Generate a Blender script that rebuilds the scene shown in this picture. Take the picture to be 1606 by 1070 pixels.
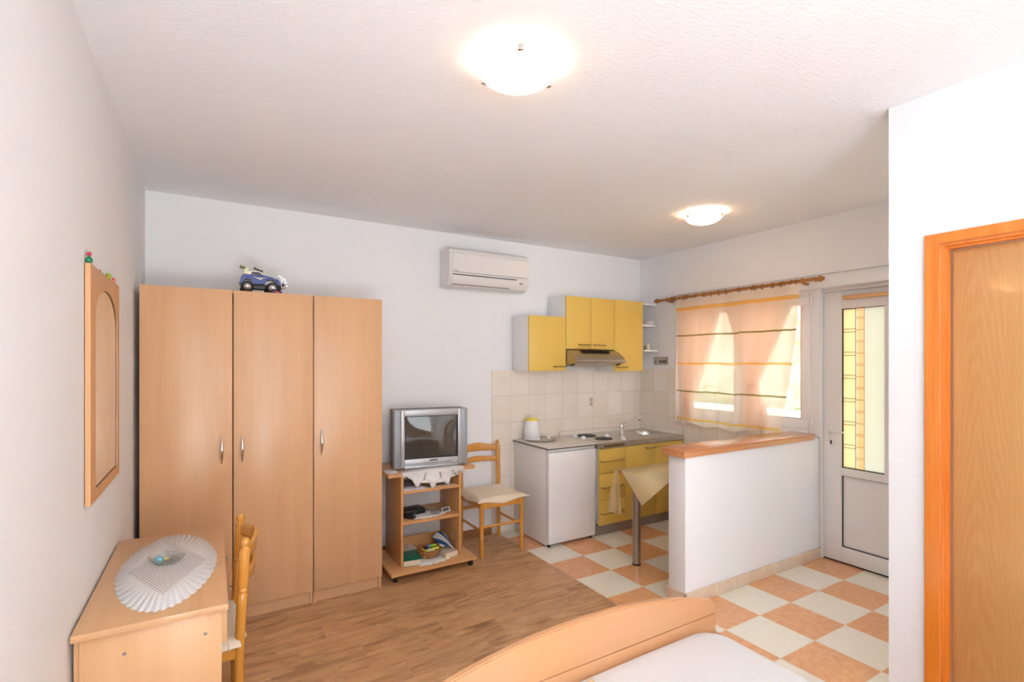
import bpy, bmesh, math, random
from mathutils import Vector, Matrix
random.seed(7)
S = bpy.context.scene
C = S.collection
for o in list(bpy.data.objects): bpy.data.objects.remove(o, do_unlink=True)
PI = math.pi

# ------------------------------------------------------------------ camera
cam = bpy.data.cameras.new('camera'); co = bpy.data.objects.new('camera', cam); C.objects.link(co)
S.camera = co
cam.sensor_width = 36; cam.lens = 789.6176 * 36 / 1606
cam.shift_y = (568.0 - 535.0) / 1606 * 1.0
co.location = (0, 0, 1.582); co.rotation_euler = (PI / 2, 0, -0.538)
cam.clip_start = 0.05

# ------------------------------------------------------------------ world, lights, exposure
S.view_settings.view_transform = 'Standard'; S.view_settings.look = 'None'
S.view_settings.gamma = 1; S.view_settings.use_curve_mapping = False
S.view_settings.exposure = 0.88
w = bpy.data.worlds.new('world'); S.world = w; w.use_nodes = True
bg = w.node_tree.nodes['Background']
sky = w.node_tree.nodes.new('ShaderNodeTexSky'); sky.sky_type = 'HOSEK_WILKIE'; sky.turbidity = 6
sky.sun_direction = (0.35, 0.5, 0.8); sky.ground_albedo = 0.5
mixw = w.node_tree.nodes.new('ShaderNodeMix'); mixw.data_type = 'RGBA'; mixw.inputs[0].default_value = 0.75
w.node_tree.links.new(sky.outputs[0], mixw.inputs[6]); mixw.inputs[7].default_value = (1, .98, .94, 1)
w.node_tree.links.new(mixw.outputs[2], bg.inputs[0]); bg.inputs[1].default_value = 2.1

def area(name, loc, rot, sx, sy, e, col=(1, 1, 1)):
    l = bpy.data.lights.new(name, 'AREA'); l.shape = 'RECTANGLE'; l.size = sx; l.size_y = sy; l.energy = e; l.color = col
    o = bpy.data.objects.new(name, l); C.objects.link(o); o.location = loc; o.rotation_euler = rot; return o
# added fill light shining in through the made-up rear window (behind the camera)
area('rear_fill', (1.1, -2.62, 1.35), (PI / 2, 0, 0), 2.3, 2.1, 12, (0.76, 0.90, 1.0))
# added unseen fill light at the passage end, brightens the half wall
area('passage_fill', (3.45, -2.62, 1.4), (PI / 2, 0, 0), 1.0, 1.8, 10, (0.86, 0.94, 1.0))
# two added fill spots: one beside the camera turned back and up, one softer, low behind it, turned to the ceiling
for nm, e, loc, tgt, ang, soft_ in (('camera_fill', 410, (.05, -.12, 1.72), (.15, -1.2, 2.70), 105, .05), ('ceiling_fill', 118, (.25, -1.3, .60), (.75, 1.3, 2.70), 108, .35)):
    fl_ = bpy.data.lights.new(nm, 'SPOT'); fl_.energy = e; fl_.color = (.82, .915, 1); fl_.spot_size = math.radians(ang); fl_.spot_blend = 1; fl_.shadow_soft_size = soft_
    fo = bpy.data.objects.new(nm, fl_); C.objects.link(fo); fo.location = loc
    fo.rotation_euler = (Vector(tgt) - fo.location).to_track_quat('-Z', 'Y').to_euler()
sun = bpy.data.lights.new('sun', 'SUN'); sun.energy = 2.2; sun.angle = 0.02; sun.color = (1, .95, .86)
so = bpy.data.objects.new('sun', sun); C.objects.link(so); so.rotation_euler = (math.radians(28), math.radians(-22), 0)
LAMP_E = 1.4

# ------------------------------------------------------------------ helpers: materials
def lin(c):
    c = c / 255.0
    return c / 12.92 if c <= 0.04045 else ((c + 0.055) / 1.055) ** 2.4
def rgb(r, g, b): return (lin(r), lin(g), lin(b), 1)
class NT:
    def __init__(s, name):
        s.m = bpy.data.materials.new(name); s.m.use_nodes = True; s.t = s.m.node_tree
        s.b = s.t.nodes['Principled BSDF']; s.out = s.t.nodes['Material Output']
    def n(s, typ, ins=None, **kw):
        x = s.t.nodes.new('ShaderNode' + typ)
        for k, v in kw.items(): setattr(x, k, v)
        for k, v in (ins or {}).items():
            if isinstance(v, bpy.types.NodeSocket): s.t.links.new(v, x.inputs[k])
            else: x.inputs[k].default_value = v
        return x
    def set(s, k, v):
        if isinstance(v, bpy.types.NodeSocket): s.t.links.new(v, s.b.inputs[k])
        else: s.b.inputs[k].default_value = v
    def M(s, op, a, b=0.0, c=0.0):
        return s.n('Math', {0: a, 1: b, 2: c}, operation=op).outputs[0]
    def mix(s, f, a, b):
        return s.n('Mix', {0: f, 6: a, 7: b}, data_type='RGBA').outputs[2]
    def obj(s): return s.n('TexCoord').outputs['Object']
    def world(s): return s.n('NewGeometry').outputs['Position']
    def sep(s, v): return s.n('SeparateXYZ', {0: v}).outputs
    def mp(s, v, scale=(1, 1, 1), loc=(0, 0, 0), rot=(0, 0, 0)):
        return s.n('Mapping', {'Vector': v, 'Scale': scale, 'Location': loc, 'Rotation': rot}).outputs[0]
    def noise(s, v, sc, det=3, rough=.5, dist=0):
        return s.n('TexNoise', {'Vector': v, 'Scale': sc, 'Detail': det, 'Roughness': rough, 'Distortion': dist}).outputs[0]
    def ramp(s, f, stops):
        x = s.n('ValToRGB', {0: f}); e = x.color_ramp.elements
        while len(e) < len(stops): e.new(.5)
        for i, (p, c) in enumerate(stops): e[i].position = p; e[i].color = c
        return x.outputs[0]
    def bump(s, h, st=.2, d=.01):
        s.set('Normal', s.n('Bump', {'Height': h, 'Strength': st, 'Distance': d}).outputs[0])
def plain(name, c, rough=.5, metal=0, spec=.5, var=0.04, bump=0, bs=60, coat=0, sheen=0):
    k = NT(name); o = k.obj()
    col = rgb(*c)
    nz = k.noise(o, bs)
    dk = (col[0] * (1 - var), col[1] * (1 - var), col[2] * (1 - var), 1)
    k.set('Base Color', k.mix(nz, dk, col)); k.set('Roughness', rough); k.set('Metallic', metal)
    k.set('Specular IOR Level', spec)
    if coat: k.set('Coat Weight', coat); k.set('Coat Roughness', .15)
    if sheen: k.set('Sheen Weight', sheen)
    if bump: k.bump(nz, bump, .004)
    return k.m
def wood(name, c1, c2, axis='z', rough=.35, scale=1.0, coat=0.0, contrast=(.3, .7)):
    k = NT(name); o = k.obj()
    st = {'z': (14, 14, .7), 'x': (.7, 14, 14), 'y': (14, .7, 14)}[axis]
    v = k.mp(o, tuple(a * scale for a in st))
    a = k.noise(v, 1.6, 5, .6, .4); fine = k.noise(k.mp(o, tuple(x * 7 * scale for x in st)), 1.5, 3, .6)
    f = k.M('ADD', k.M('MULTIPLY', a, .72), k.M('MULTIPLY', fine, .28))
    k.set('Base Color', k.ramp(f, [(contrast[0], rgb(*c2)), (contrast[1], rgb(*c1))]))
    k.set('Roughness', rough)
    if coat: k.set('Coat Weight', coat); k.set('Coat Roughness', .12)
    k.bump(fine, .04, .003)
    return k.m

def plaster(name, c, st=.25, sc=55, stretch=(1, 1, 1)):
    k = NT(name); p = k.world()
    a = k.noise(k.mp(p, stretch), sc, 4, .6); b = k.noise(p, 1.3, 2)
    col = rgb(*c); k.set('Base Color', k.mix(b, (col[0] * .97, col[1] * .97, col[2] * .97, 1), col))
    k.set('Roughness', .85); k.set('Specular IOR Level', .2); k.bump(a, st, .006)
    return k.m
M_wall = plaster('white_plaster', (247, 246, 247), .28, 60)
M_ceil = plaster('ceiling_plaster', (252, 252, 254), .55, 38, (1, 2.2, 1))
M_white = plain('white_lacquer', (246, 244, 243), .35, var=.02)
M_pvc = plain('white_pvc', (248, 246, 245), .3, var=.02)
M_beech = wood('beech_laminate', (227, 181, 138), (215, 163, 116), 'z', .32, .55, contrast=(.25, .75))
M_beech_x = wood('beech_laminate_flat', (228, 182, 138), (214, 162, 114), 'y', .3, .55, contrast=(.25, .75))
M_beech_h = wood('beech_laminate_across', (226, 180, 138), (210, 160, 112), 'x', .32, .55, contrast=(.25, .75))
M_beech_light = wood('pale_beech', (226, 172, 126), (218, 162, 114), 'x', .3, .4, contrast=(.25, .75))
M_chair = wood('honey_beech', (228, 160, 70), (210, 138, 52), 'z', .25, 1.0, .5)
M_pine = wood('orange_pine', (240, 148, 56), (218, 116, 28), 'z', .25, 1.1, .6, contrast=(.3, .75))
M_bar = wood('bar_wood', (222, 160, 108), (204, 134, 82), 'x', .22, 1.0, .5)
M_edge = wood('dark_edge_band', (204, 128, 84), (190, 110, 66), 'x', .3, 1.0)
M_yellow = plain('yellow_laminate', (234, 196, 96), .3, var=.03, bs=6)
M_steel = plain('stainless_steel', (206, 200, 190), .3, .85, var=.1, bs=9)
M_hood = plain('hood_steel', (190, 178, 156), .3, .9, var=.1, bs=9)
M_chrome = plain('chrome', (225, 224, 222), .12, 1, var=.02)
M_satin = plain('satin_metal', (176, 172, 168), .35, 1, var=.05)
M_black = plain('black_plastic', (22, 21, 22), .35, var=.1)
M_dark = plain('dark_iron', (48, 44, 42), .5, var=.15)
M_dkgrey = plain('dark_brown_plastic', (70, 60, 56), .45, var=.05)
M_silver = plain('silver_plastic', (186, 186, 188), .35, .35, var=.03)
M_silver2 = plain('silver_speaker_grille', (164, 167, 172), .5, .3, var=.12, bs=400)
M_cream = plain('cream_fabric', (244, 226, 198), .8, var=.05, bump=.1, bs=200, sheen=.2)
M_rubber = plain('black_rubber', (16, 15, 15), .6)
M_sheet = plain('white_sheet', (226, 224, 224), .85, var=.01, bump=.03, bs=30, sheen=.2)
M_seal = plain('white_seal', (232, 226, 216), .5)
M_handle = plain('bronze_handle', (176, 146, 82), .4, .45, var=.05)
M_paper = plain('paper', (236, 232, 228), .7, var=.04)

def m_tiles():      # checkerboard of 33 cm floor tiles
    k = NT('checker_floor_tiles'); x, y, z = k.sep(k.world())
    t = .3323; u = k.M('DIVIDE', k.M('SUBTRACT', x, 2.6072 - 10 * t), t); v = k.M('DIVIDE', k.M('SUBTRACT', y, 3.2342 - 20 * t), t)
    fu, fv = k.M('FLOOR', u), k.M('FLOOR', v)
    par = k.M('MODULO', k.M('ADD', fu, fv), 2)        # 1 = cream
    mott = k.noise(k.world(), 26, 5, .65); cell = k.n('TexWhiteNoise', {'Vector': k.n('CombineXYZ', {0: fu, 1: fv}).outputs[0]}).outputs['Value']
    orange = k.ramp(mott, [(.3, rgb(228, 162, 112)), (.7, rgb(242, 184, 136))]); cream = k.ramp(mott, [(.3, rgb(244, 234, 214)), (.7, rgb(250, 243, 228))])
    col = k.mix(k.M('GREATER_THAN', par, .5), orange, cream)
    gx = k.M('ABSOLUTE', k.M('SUBTRACT', k.M('FRACT', u), .5)); gy = k.M('ABSOLUTE', k.M('SUBTRACT', k.M('FRACT', v), .5))
    g = k.M('GREATER_THAN', k.M('MAXIMUM', gx, gy), .4925)
    k.set('Base Color', k.mix(g, col, rgb(226, 196, 164))); k.set('Roughness', k.M('MULTIPLY_ADD', g, .4, .13))
    k.set('Specular IOR Level', .5); k.bump(k.M('MULTIPLY', g, -1), .15, .002); return k.m
def m_planks():     # wood look planks 15 x 46.5 cm in a one third stagger
    k = NT('wood_look_planks'); p = k.world(); x, y, z = k.sep(p)
    r = k.M('DIVIDE', k.M('SUBTRACT', y, 2.87 - 15.0), .15); fr = k.M('FLOOR', r)          # row, 100 at y = 2.87
    off = k.M('MULTIPLY', k.M('SUBTRACT', fr, 100), .155)
    u = k.M('DIVIDE', k.M('SUBTRACT', k.M('SUBTRACT', x, off), .41 - 46.5), .465); fu = k.M('FLOOR', u)
    rnd = k.n('TexWhiteNoise', {'Vector': k.n('CombineXYZ', {0: fu, 1: fr}).outputs[0]}); rv = rnd.outputs['Value']
    sh = k.n('VectorMath', {0: p, 1: k.n('VectorMath', {0: rnd.outputs['Color'], 'Scale': 7.0}, operation='SCALE').outputs[0]}, operation='ADD').outputs[0]
    a = k.noise(k.mp(sh, (2.4, 10, 1)), 1.2, 4, .6, 1.0); b = k.noise(k.mp(sh, (7, 70, 1)), 1.5, 3, .6)
    c = k.noise(k.mp(sh, (1.9, 11, 1)), 1.3, 5, .6, .8)
    f = k.M('ADD', k.M('MULTIPLY', a, .8), k.M('MULTIPLY', b, .2))
    col = k.ramp(f, [(.28, rgb(142, 98, 62)), (.43, rgb(194, 144, 98)), (.58, rgb(216, 168, 120)), (.74, rgb(230, 190, 146))])
    dark = k.ramp(c, [(.52, (0, 0, 0, 1)), (.66, (1, 1, 1, 1))])
    col = k.mix(k.M('MULTIPLY', dark, .75), col, rgb(134, 90, 58))
    col = k.mix(k.M('MULTIPLY', rv, .5), col, rgb(206, 160, 118))
    gx = k.M('MULTIPLY', k.M('SUBTRACT', .5, k.M('ABSOLUTE', k.M('SUBTRACT', k.M('FRACT', u), .5))), .465)
    gy = k.M('MULTIPLY', k.M('SUBTRACT', .5, k.M('ABSOLUTE', k.M('SUBTRACT', k.M('FRACT', r), .5))), .15)
    g = k.M('LESS_THAN', k.M('MINIMUM', gx, gy), .0017)
    k.set('Base Color', k.mix(k.M('MULTIPLY', g, .7), col, rgb(190, 160, 130))); k.set('Roughness', .38); k.bump(f, .08, .003); return k.m
def m_walltiles():  # 20 x 25 cm backsplash tiles
    k = NT('cream_wall_tiles'); p = k.world(); x, y, z = k.sep(p)
    n = k.n('NewGeometry').outputs['Normal']; nx, ny, nz = k.sep(n)
    onx = k.M('GREATER_THAN', k.M('ABSOLUTE', nx), .5)
    ux = k.M('DIVIDE', k.M('SUBTRACT', x, 3.016 - 4), .2); uy = k.M('DIVIDE', k.M('SUBTRACT', y, 4.08 - 4), .2)
    u = k.M('ADD', k.M('MULTIPLY', ux, k.M('SUBTRACT', 1, onx)), k.M('MULTIPLY', uy, onx))
    v = k.M('DIVIDE', k.M('SUBTRACT', z, 1.014 - 2.535), .2535)
    rnd = k.n('TexWhiteNoise', {'Vector': k.n('CombineXYZ', {0: k.M('FLOOR', u), 1: k.M('FLOOR', v), 2: onx}).outputs[0]}).outputs['Value']
    m = k.noise(p, 6, 4, .6)
    col = k.ramp(k.M('ADD', k.M('MULTIPLY', m, .6), k.M('MULTIPLY', rnd, .4)), [(.3, rgb(240, 228, 214)), (.7, rgb(248, 238, 227))])
    gx = k.M('MULTIPLY', k.M('SUBTRACT', .5, k.M('ABSOLUTE', k.M('SUBTRACT', k.M('FRACT', u), .5))), .2)
    gy = k.M('MULTIPLY', k.M('SUBTRACT', .5, k.M('ABSOLUTE', k.M('SUBTRACT', k.M('FRACT', v), .5))), .2535)
    g = k.M('LESS_THAN', k.M('MINIMUM', gx, gy), .0017)
    k.set('Base Color', k.mix(k.M('MULTIPLY', g, .6), col, rgb(190, 170, 150))); k.set('Roughness', .25); k.bump(k.M('MULTIPLY', g, -1), .2, .002); return k.m
def m_basetiles():
    k = NT('base_tiles'); p = k.world(); x, y, z = k.sep(p)
    u = k.M('DIVIDE', k.M('SUBTRACT', x, 2.60), .3323); m = k.noise(p, 20, 4, .6)
    col = k.ramp(m, [(.3, rgb(220, 194, 168)), (.7, rgb(230, 208, 184))])
    g = k.M('LESS_THAN', k.M('SUBTRACT', .5, k.M('ABSOLUTE', k.M('SUBTRACT', k.M('FRACT', u), .5))), .008)
    k.set('Base Color', k.mix(g, col, rgb(238, 224, 206))); k.set('Roughness', .25); return k.m
def m_oak():
    k = NT('oak_veneer'); p = k.obj(); x, y, z = k.sep(p)
    yy = k.M('MULTIPLY', k.M('SUBTRACT', k.M('FRACT', k.M('MULTIPLY', k.M('ADD', y, 5.03), 4.2)), .5), .238)
    nz = k.noise(k.mp(p, (1, 5, .6)), 3, 3, .5)
    r = k.M('ADD', k.M('ADD', z, k.M('MULTIPLY', k.M('POWER', k.M('ABSOLUTE', yy), 1.6), 34)), k.M('MULTIPLY', nz, .5))
    s = k.M('SINE', k.M('MULTIPLY', r, 46))
    fine = k.noise(k.mp(p, (90, 90, 2.2)), 1.5, 3, .6)
    f = k.M('ADD', k.M('MULTIPLY_ADD', s, .07, .30), k.M('MULTIPLY', fine, .40))
    k.set('Base Color', k.ramp(f, [(.25, rgb(196, 140, 80)), (.75, rgb(212, 162, 104))])); k.set('Roughness', .3); k.set('Coat Weight', .3)
    return k.m
def m_glass(name='clear_glass', tint=(1, 1, 1, 1), refl=.08):
    k = NT(name); tr = k.n('BsdfTransparent', {0: tint}); gl = k.n('BsdfGlossy', {'Roughness': .02})
    fr = k.n('LayerWeight', {'Blend': .25}).outputs['Facing']
    mx = k.n('MixShader', {0: k.M('MULTIPLY_ADD', fr, .4, refl * .3), 1: tr.outputs[0], 2: gl.outputs[0]})
    k.t.links.new(mx.outputs[0], k.out.inputs[0]); return k.m
def cloth(name, colsock_fn, transl=.5, transp=0.0):
    k = NT(name); col = colsock_fn(k)
    d = k.n('BsdfDiffuse', {0: col}); t = k.n('BsdfTranslucent', {0: col})
    a = k.n('MixShader', {0: transl, 1: d.outputs[0], 2: t.outputs[0]}).outputs[0]
    if transp is not None:
        tp = transp(k) if callable(transp) else transp
        a = k.n('MixShader', {0: tp, 1: a, 2: k.n('BsdfTransparent').outputs[0]}).outputs[0]
    k.t.links.new(a, k.out.inputs[0]); return k.m
def sheer_col(k):
    x, y, z = k.sep(k.world()); zz = k.M('ADD', z, k.M('MULTIPLY', k.M('SUBTRACT', k.noise(k.mp(k.world(), (1, 1, 0)), 5, 2), .5), .03))
    col = (*rgb(248, 240, 226)[:3], 1); cur = None
    for z0, h, c in [(2.105, .016, (250, 205, 120)), (1.842, .007, (150, 140, 80)), (1.568, .009, (250, 205, 120)), (1.295, .007, (150, 150, 90)), (1.022, .009, (246, 212, 110))]:
        g = k.M('LESS_THAN', k.M('ABSOLUTE', k.M('SUBTRACT', zz, z0)), h)
        cur = k.mix(g, cur if cur is not None else col, rgb(*c))
    return cur
def sheer_tp(k):
    x, y, z = k.sep(k.world()); zz = k.M('ADD', z, k.M('MULTIPLY', k.M('SUBTRACT', k.noise(k.mp(k.world(), (1, 1, 0)), 5, 2), .5), .03)); s = None
    for z0, h in [(2.105, .016), (1.842, .007), (1.568, .009), (1.295, .007), (1.022, .009)]:
        g = k.M('LESS_THAN', k.M('ABSOLUTE', k.M('SUBTRACT', zz, z0)), h); s = g if s is None else k.M('MAXIMUM', s, g)
    hem = k.M('MAXIMUM', k.M('GREATER_THAN', z, 2.125), k.M('LESS_THAN', z, 1.015))
    return k.M('MULTIPLY', k.M('SUBTRACT', 1, k.M('MULTIPLY', k.M('MAXIMUM', s, hem), .95)), .30)
M_sheer = cloth('sheer_striped_voile', sheer_col, .55, sheer_tp)
M_peach = cloth('peach_voile', lambda k: k.mix(k.noise(k.mp(k.world(), (1, 30, 1)), 1, 3), rgb(248, 202, 172), rgb(250, 214, 188)), .5, .08)
M_tcloth = cloth('cream_tablecloth', lambda k: k.mix(k.noise(k.obj(), 80), rgb(240, 218, 166), rgb(246, 226, 178)), .2, None)
def lace_tp(k):
    x, y, z = k.sep(k.obj())
    d = k.M('ADD', k.M('MULTIPLY', k.M('ABSOLUTE', x), 1 / .135), k.M('MULTIPLY', k.M('ABSOLUTE', y), 1 / .30))
    ins = k.M('LESS_THAN', d, 1.0)
    gx = k.M('ABSOLUTE', k.M('SUBTRACT', k.M('FRACT', k.M('MULTIPLY', k.M('ADD', x, k.M('MULTIPLY', y, .45)), 85)), .5)); gy = k.M('ABSOLUTE', k.M('SUBTRACT', k.M('FRACT', k.M('MULTIPLY', k.M('SUBTRACT', y, k.M('MULTIPLY', x, 2.2)), 38)), .5))
    hole = k.M('LESS_THAN', k.M('MAXIMUM', gx, gy), .33)
    small = k.M('LESS_THAN', k.M('MAXIMUM', gx, gy), .14)
    return k.M('MAXIMUM', k.M('MULTIPLY', ins, k.M('MULTIPLY', hole, .75)), k.M('MULTIPLY', small, .35))
M_lace = cloth('white_crochet', lambda k: k.mix(.5, rgb(246, 242, 240), rgb(246, 242, 240)), .1, lace_tp)
M_lace2 = cloth('white_cloth', lambda k: k.mix(k.noise(k.obj(), 150), rgb(246, 240, 236), rgb(252, 250, 248)), .1, None)
def alab(k):
    n = k.noise(k.obj(), 7, 4, .6, .8); return k.ramp(n, [(.35, rgb(255, 226, 188)), (.6, rgb(255, 244, 226))])
def m_shade():
    k = NT('alabaster_glass'); c = alab(k)
    t = k.n('BsdfTranslucent', {0: c}); d = k.n('BsdfDiffuse', {0: c}); g = k.n('BsdfGlossy', {'Roughness': .15})
    a = k.n('MixShader', {0: .3, 1: t.outputs[0], 2: d.outputs[0]}).outputs[0]; a = k.n('MixShader', {0: .05, 1: a, 2: g.outputs[0]}).outputs[0]
    e = k.n('Emission', {0: c, 1: .40}); a = k.n('AddShader', {0: a, 1: e.outputs[0]}).outputs[0]
    k.t.links.new(a, k.out.inputs[0]); return k.m
M_shade = m_shade()
def m_stained():
    k = NT('leaded_coloured_glass'); x, y, z = k.sep(k.world())
    # y runs from 2.069 (left) to 1.777 (right); coloured part is left of y = 1.945
    s = k.M('SUBTRACT', 2.069, y)
    fr = k.M('FRACT', k.M('DIVIDE', k.M('SUBTRACT', z, .85 - 2.3), .181))
    def lines(v, c, w): return k.M('LESS_THAN', k.M('ABSOLUTE', k.M('SUBTRACT', v, c)), w)
    yel = k.M('LESS_THAN', s, .088); mid = k.M('MULTIPLY', k.M('GREATER_THAN', s, .105), k.M('LESS_THAN', s, .148)); left = k.M('LESS_THAN', s, .150)
    lead = k.M('MULTIPLY', k.M('LESS_THAN', s, .088), k.M('MAXIMUM', lines(fr, .04, .013), lines(fr, .18, .013)))
    lead = k.M('MAXIMUM', lead, k.M('MULTIPLY', left, k.M('MAXIMUM', lines(s, .088, .0022), lines(s, .148, .0016))))
    lead = k.M('MAXIMUM', lead, k.M('MULTIPLY', k.M('MULTIPLY', k.M('GREATER_THAN', s, .088), left), k.M('MAXIMUM', lines(fr, .13, .01), k.M('MAXIMUM', lines(fr, .60, .008), lines(fr, .67, .008)))))
    n = k.noise(k.world(), 5, 2)
    col = k.mix(yel, rgb(232, 236, 228), k.mix(n, rgb(246, 240, 206), rgb(254, 246, 218))); col = k.mix(mid, col, k.mix(k.noise(k.world(), 9, 1), rgb(252, 216, 166), rgb(254, 232, 204)))
    col = k.mix(lead, col, rgb(150, 136, 112))
    t = k.n('BsdfTranslucent', {0: col}); tr = k.n('BsdfTransparent', {0: col}); gl = k.n('BsdfGlossy', {'Roughness': .15}); d = k.n('BsdfDiffuse', {0: col})
    a = k.n('MixShader', {0: .12, 1: t.outputs[0], 2: tr.outputs[0]}).outputs[0]; a = k.n('MixShader', {0: .30, 1: a, 2: d.outputs[0]}).outputs[0]
    a = k.n('MixShader', {0: .04, 1: a, 2: gl.outputs[0]}).outputs[0]
    k.t.links.new(a, k.out.inputs[0]); return k.m
def m_wicker():
    k = NT('wicker'); b = k.n('TexWave', {'Vector': k.obj(), 'Scale': 60, 'Distortion': 3}, bands_direction='DIAGONAL').outputs[1]
    k.set('Base Color', k.ramp(b, [(.2, rgb(120, 74, 30)), (.8, rgb(200, 146, 84))])); k.set('Roughness', .6); k.bump(b, .5, .004); return k.m
def m_foliage():
    k = NT('foliage'); k.set('Base Color', k.ramp(k.noise(k.world(), 6, 4), [(.3, rgb(70, 110, 50)), (.7, rgb(150, 180, 100))])); k.set('Roughness', .7); return k.m
def m_rock():
    k = NT('rock_bank'); n = k.noise(k.world(), 3.5, 6, .65); k.set('Base Color', k.ramp(n, [(.3, rgb(170, 140, 110)), (.7, rgb(226, 208, 184))])); k.set('Roughness', .9); k.bump(n, .6, .05); return k.m

# ------------------------------------------------------------------ helpers: shapes (all in world coordinates unless said)
def box(x0, x1, y0, y1, z0, z1, bev=0.0, seg=2, bm=None):
    b = bmesh.new(); bmesh.ops.create_cube(b, size=1)
    for v in b.verts: v.co = Vector(((x0 + x1) / 2 + v.co.x * (x1 - x0), (y0 + y1) / 2 + v.co.y * (y1 - y0), (z0 + z1) / 2 + v.co.z * (z1 - z0)))
    if bev: bmesh.ops.bevel(b, geom=b.edges[:], offset=min(bev, .45 * min(abs(x1 - x0), abs(y1 - y0), abs(z1 - z0))), segments=seg, affect='EDGES', profile=.5)
    return join(bm, b)
def join(bm, b):
    if bm is None: return b
    me = bpy.data.meshes.new('t'); b.to_mesh(me); b.free(); bm.from_mesh(me); bpy.data.meshes.remove(me); return bm
def prism(pts, a0, a1, axis='y', bev=0, bm=None):
    """closed outline pts (2D) extruded along axis from a0 to a1; for axis x: (y,z), y: (x,z), z: (x,y)"""
    b = bmesh.new()
    f = {'x': lambda p, a: (a, p[0], p[1]), 'y': lambda p, a: (p[0], a, p[1]), 'z': lambda p, a: (p[0], p[1], a)}[axis]
    A = [b.verts.new(f(p, a0)) for p in pts]; B = [b.verts.new(f(p, a1)) for p in pts]
    b.faces.new(A); b.faces.new(B[::-1])
    for i in range(len(pts)): b.faces.new((A[i], B[i], B[(i + 1) % len(pts)], A[(i + 1) % len(pts)]))
    bmesh.ops.recalc_face_normals(b, faces=b.faces[:])
    if bev:
        ed = [e for e in b.edges if (e.verts[0] in A) == (e.verts[1] in A)]
        bmesh.ops.bevel(b, geom=ed, offset=bev, segments=2, affect='EDGES')
    return join(bm, b)
def lathe(prof, c=(0, 0, 0), n=24, axis='z', bm=None, sx=1, sy=1):
    b = bmesh.new(); rings = []
    for r, h in prof:
        if r < 1e-6: rings.append([b.verts.new((0, 0, h))])
        else: rings.append([b.verts.new((r * sx * math.cos(2 * PI * i / n), r * sy * math.sin(2 * PI * i / n), h)) for i in range(n)])
    for A, B in zip(rings, rings[1:]):
        for i in range(n):
            j = (i + 1) % n
            if len(A) == 1 and len(B) == 1: continue
            if len(A) == 1: b.faces.new((A[0], B[j], B[i]))
            elif len(B) == 1: b.faces.new((A[i], A[j], B[0]))
            else: b.faces.new((A[i], A[j], B[j], B[i]))
    if len(rings[0]) > 1 and prof[0] != prof[-1]: b.faces.new(rings[0][::-1])
    if len(rings[-1]) > 1 and prof[0] != prof[-1]: b.faces.new(rings[-1])
    R = {'z': Matrix.Identity(4), 'x': Matrix.Rotation(PI / 2, 4, 'Y'), 'y': Matrix.Rotation(-PI / 2, 4, 'X')}[axis]
    b.transform(Matrix.Translation(c) @ R)
    bmesh.ops.recalc_face_normals(b, faces=b.faces[:])
    return join(bm, b)
def tube(pts, r, n=10, bm=None, cap=True):
    b = bmesh.new(); pts = [Vector(p) for p in pts]; rings = []; prev = None
    for i, p in enumerate(pts):
        d = (pts[min(i + 1, len(pts) - 1)] - pts[max(i - 1, 0)]).normalized()
        if prev is None: u = d.orthogonal().normalized()
        else: u = (prev - d * prev.dot(d)).normalized()
        prev = u; v = d.cross(u); rr = r[i] if isinstance(r, (list, tuple)) else r
        rings.append([b.verts.new(p + (u * math.cos(2 * PI * k / n) + v * math.sin(2 * PI * k / n)) * rr) for k in range(n)])
    for A, B in zip(rings, rings[1:]):
        for k in range(n): b.faces.new((A[k], A[(k + 1) % n], B[(k + 1) % n], B[k]))
    if cap: b.faces.new(rings[0][::-1]); b.faces.new(rings[-1])
    bmesh.ops.recalc_face_normals(b, faces=b.faces[:])
    return join(bm, b)
def grid(nu, nv, f, bm=None):
    b = bmesh.new(); V = [[b.verts.new(f(i / nu, j / nv)) for j in range(nv + 1)] for i in range(nu + 1)]
    for i in range(nu):
        for j in range(nv): b.faces.new((V[i][j], V[i + 1][j], V[i + 1][j + 1], V[i][j + 1]))
    return join(bm, b)
def ball(c, r, sub=2, sc=(1, 1, 1), bm=None):
    b = bmesh.new(); bmesh.ops.create_icosphere(b, subdivisions=sub, radius=1)
    for v in b.verts: v.co = Vector((c[0] + v.co.x * r * sc[0], c[1] + v.co.y * r * sc[1], c[2] + v.co.z * r * sc[2]))
    return join(bm, b)
def rot(bm, ang, c=(0, 0, 0), axis='Z'):
    bm.transform(Matrix.Translation(c) @ Matrix.Rotation(ang, 4, axis) @ Matrix.Translation(-Vector(c))); return bm

def org(o):
    p = Vector((0, 0, 0))
    while o is not None: p += o.location; o = o.parent
    return p
def put(name, bm, mat, parent=None, smooth=None, loc=None, sol=0, sub=0, label=None):
    """one mesh object; bm in world coordinates (or in the thing's local frame if the thing sits at the origin)"""
    me = bpy.data.meshes.new(name); 
    o = bpy.data.objects.new(name, me); C.objects.link(o)
    if parent is not None:
        o.parent = parent; p = org(parent); bm.transform(Matrix.Translation(-p))
    elif loc is not None:
        o.location = loc; bm.transform(Matrix.Translation(-Vector(loc)))
    bm.to_mesh(me); bm.free()
    for m in (mat if isinstance(mat, (list, tuple)) else [mat]): me.materials.append(m)
    for p in me.polygons: p.use_smooth = True
    if smooth is not True:
        try: me.set_sharp_from_angle(angle=math.radians(smooth or 32))
        except Exception: pass
    if sol: md = o.modifiers.new('thickness', 'SOLIDIFY'); md.thickness = sol; md.offset = 0
    if sub: md = o.modifiers.new('smooth', 'SUBSURF'); md.levels = md.render_levels = sub
    if label: o['label'] = label
    return o
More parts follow.
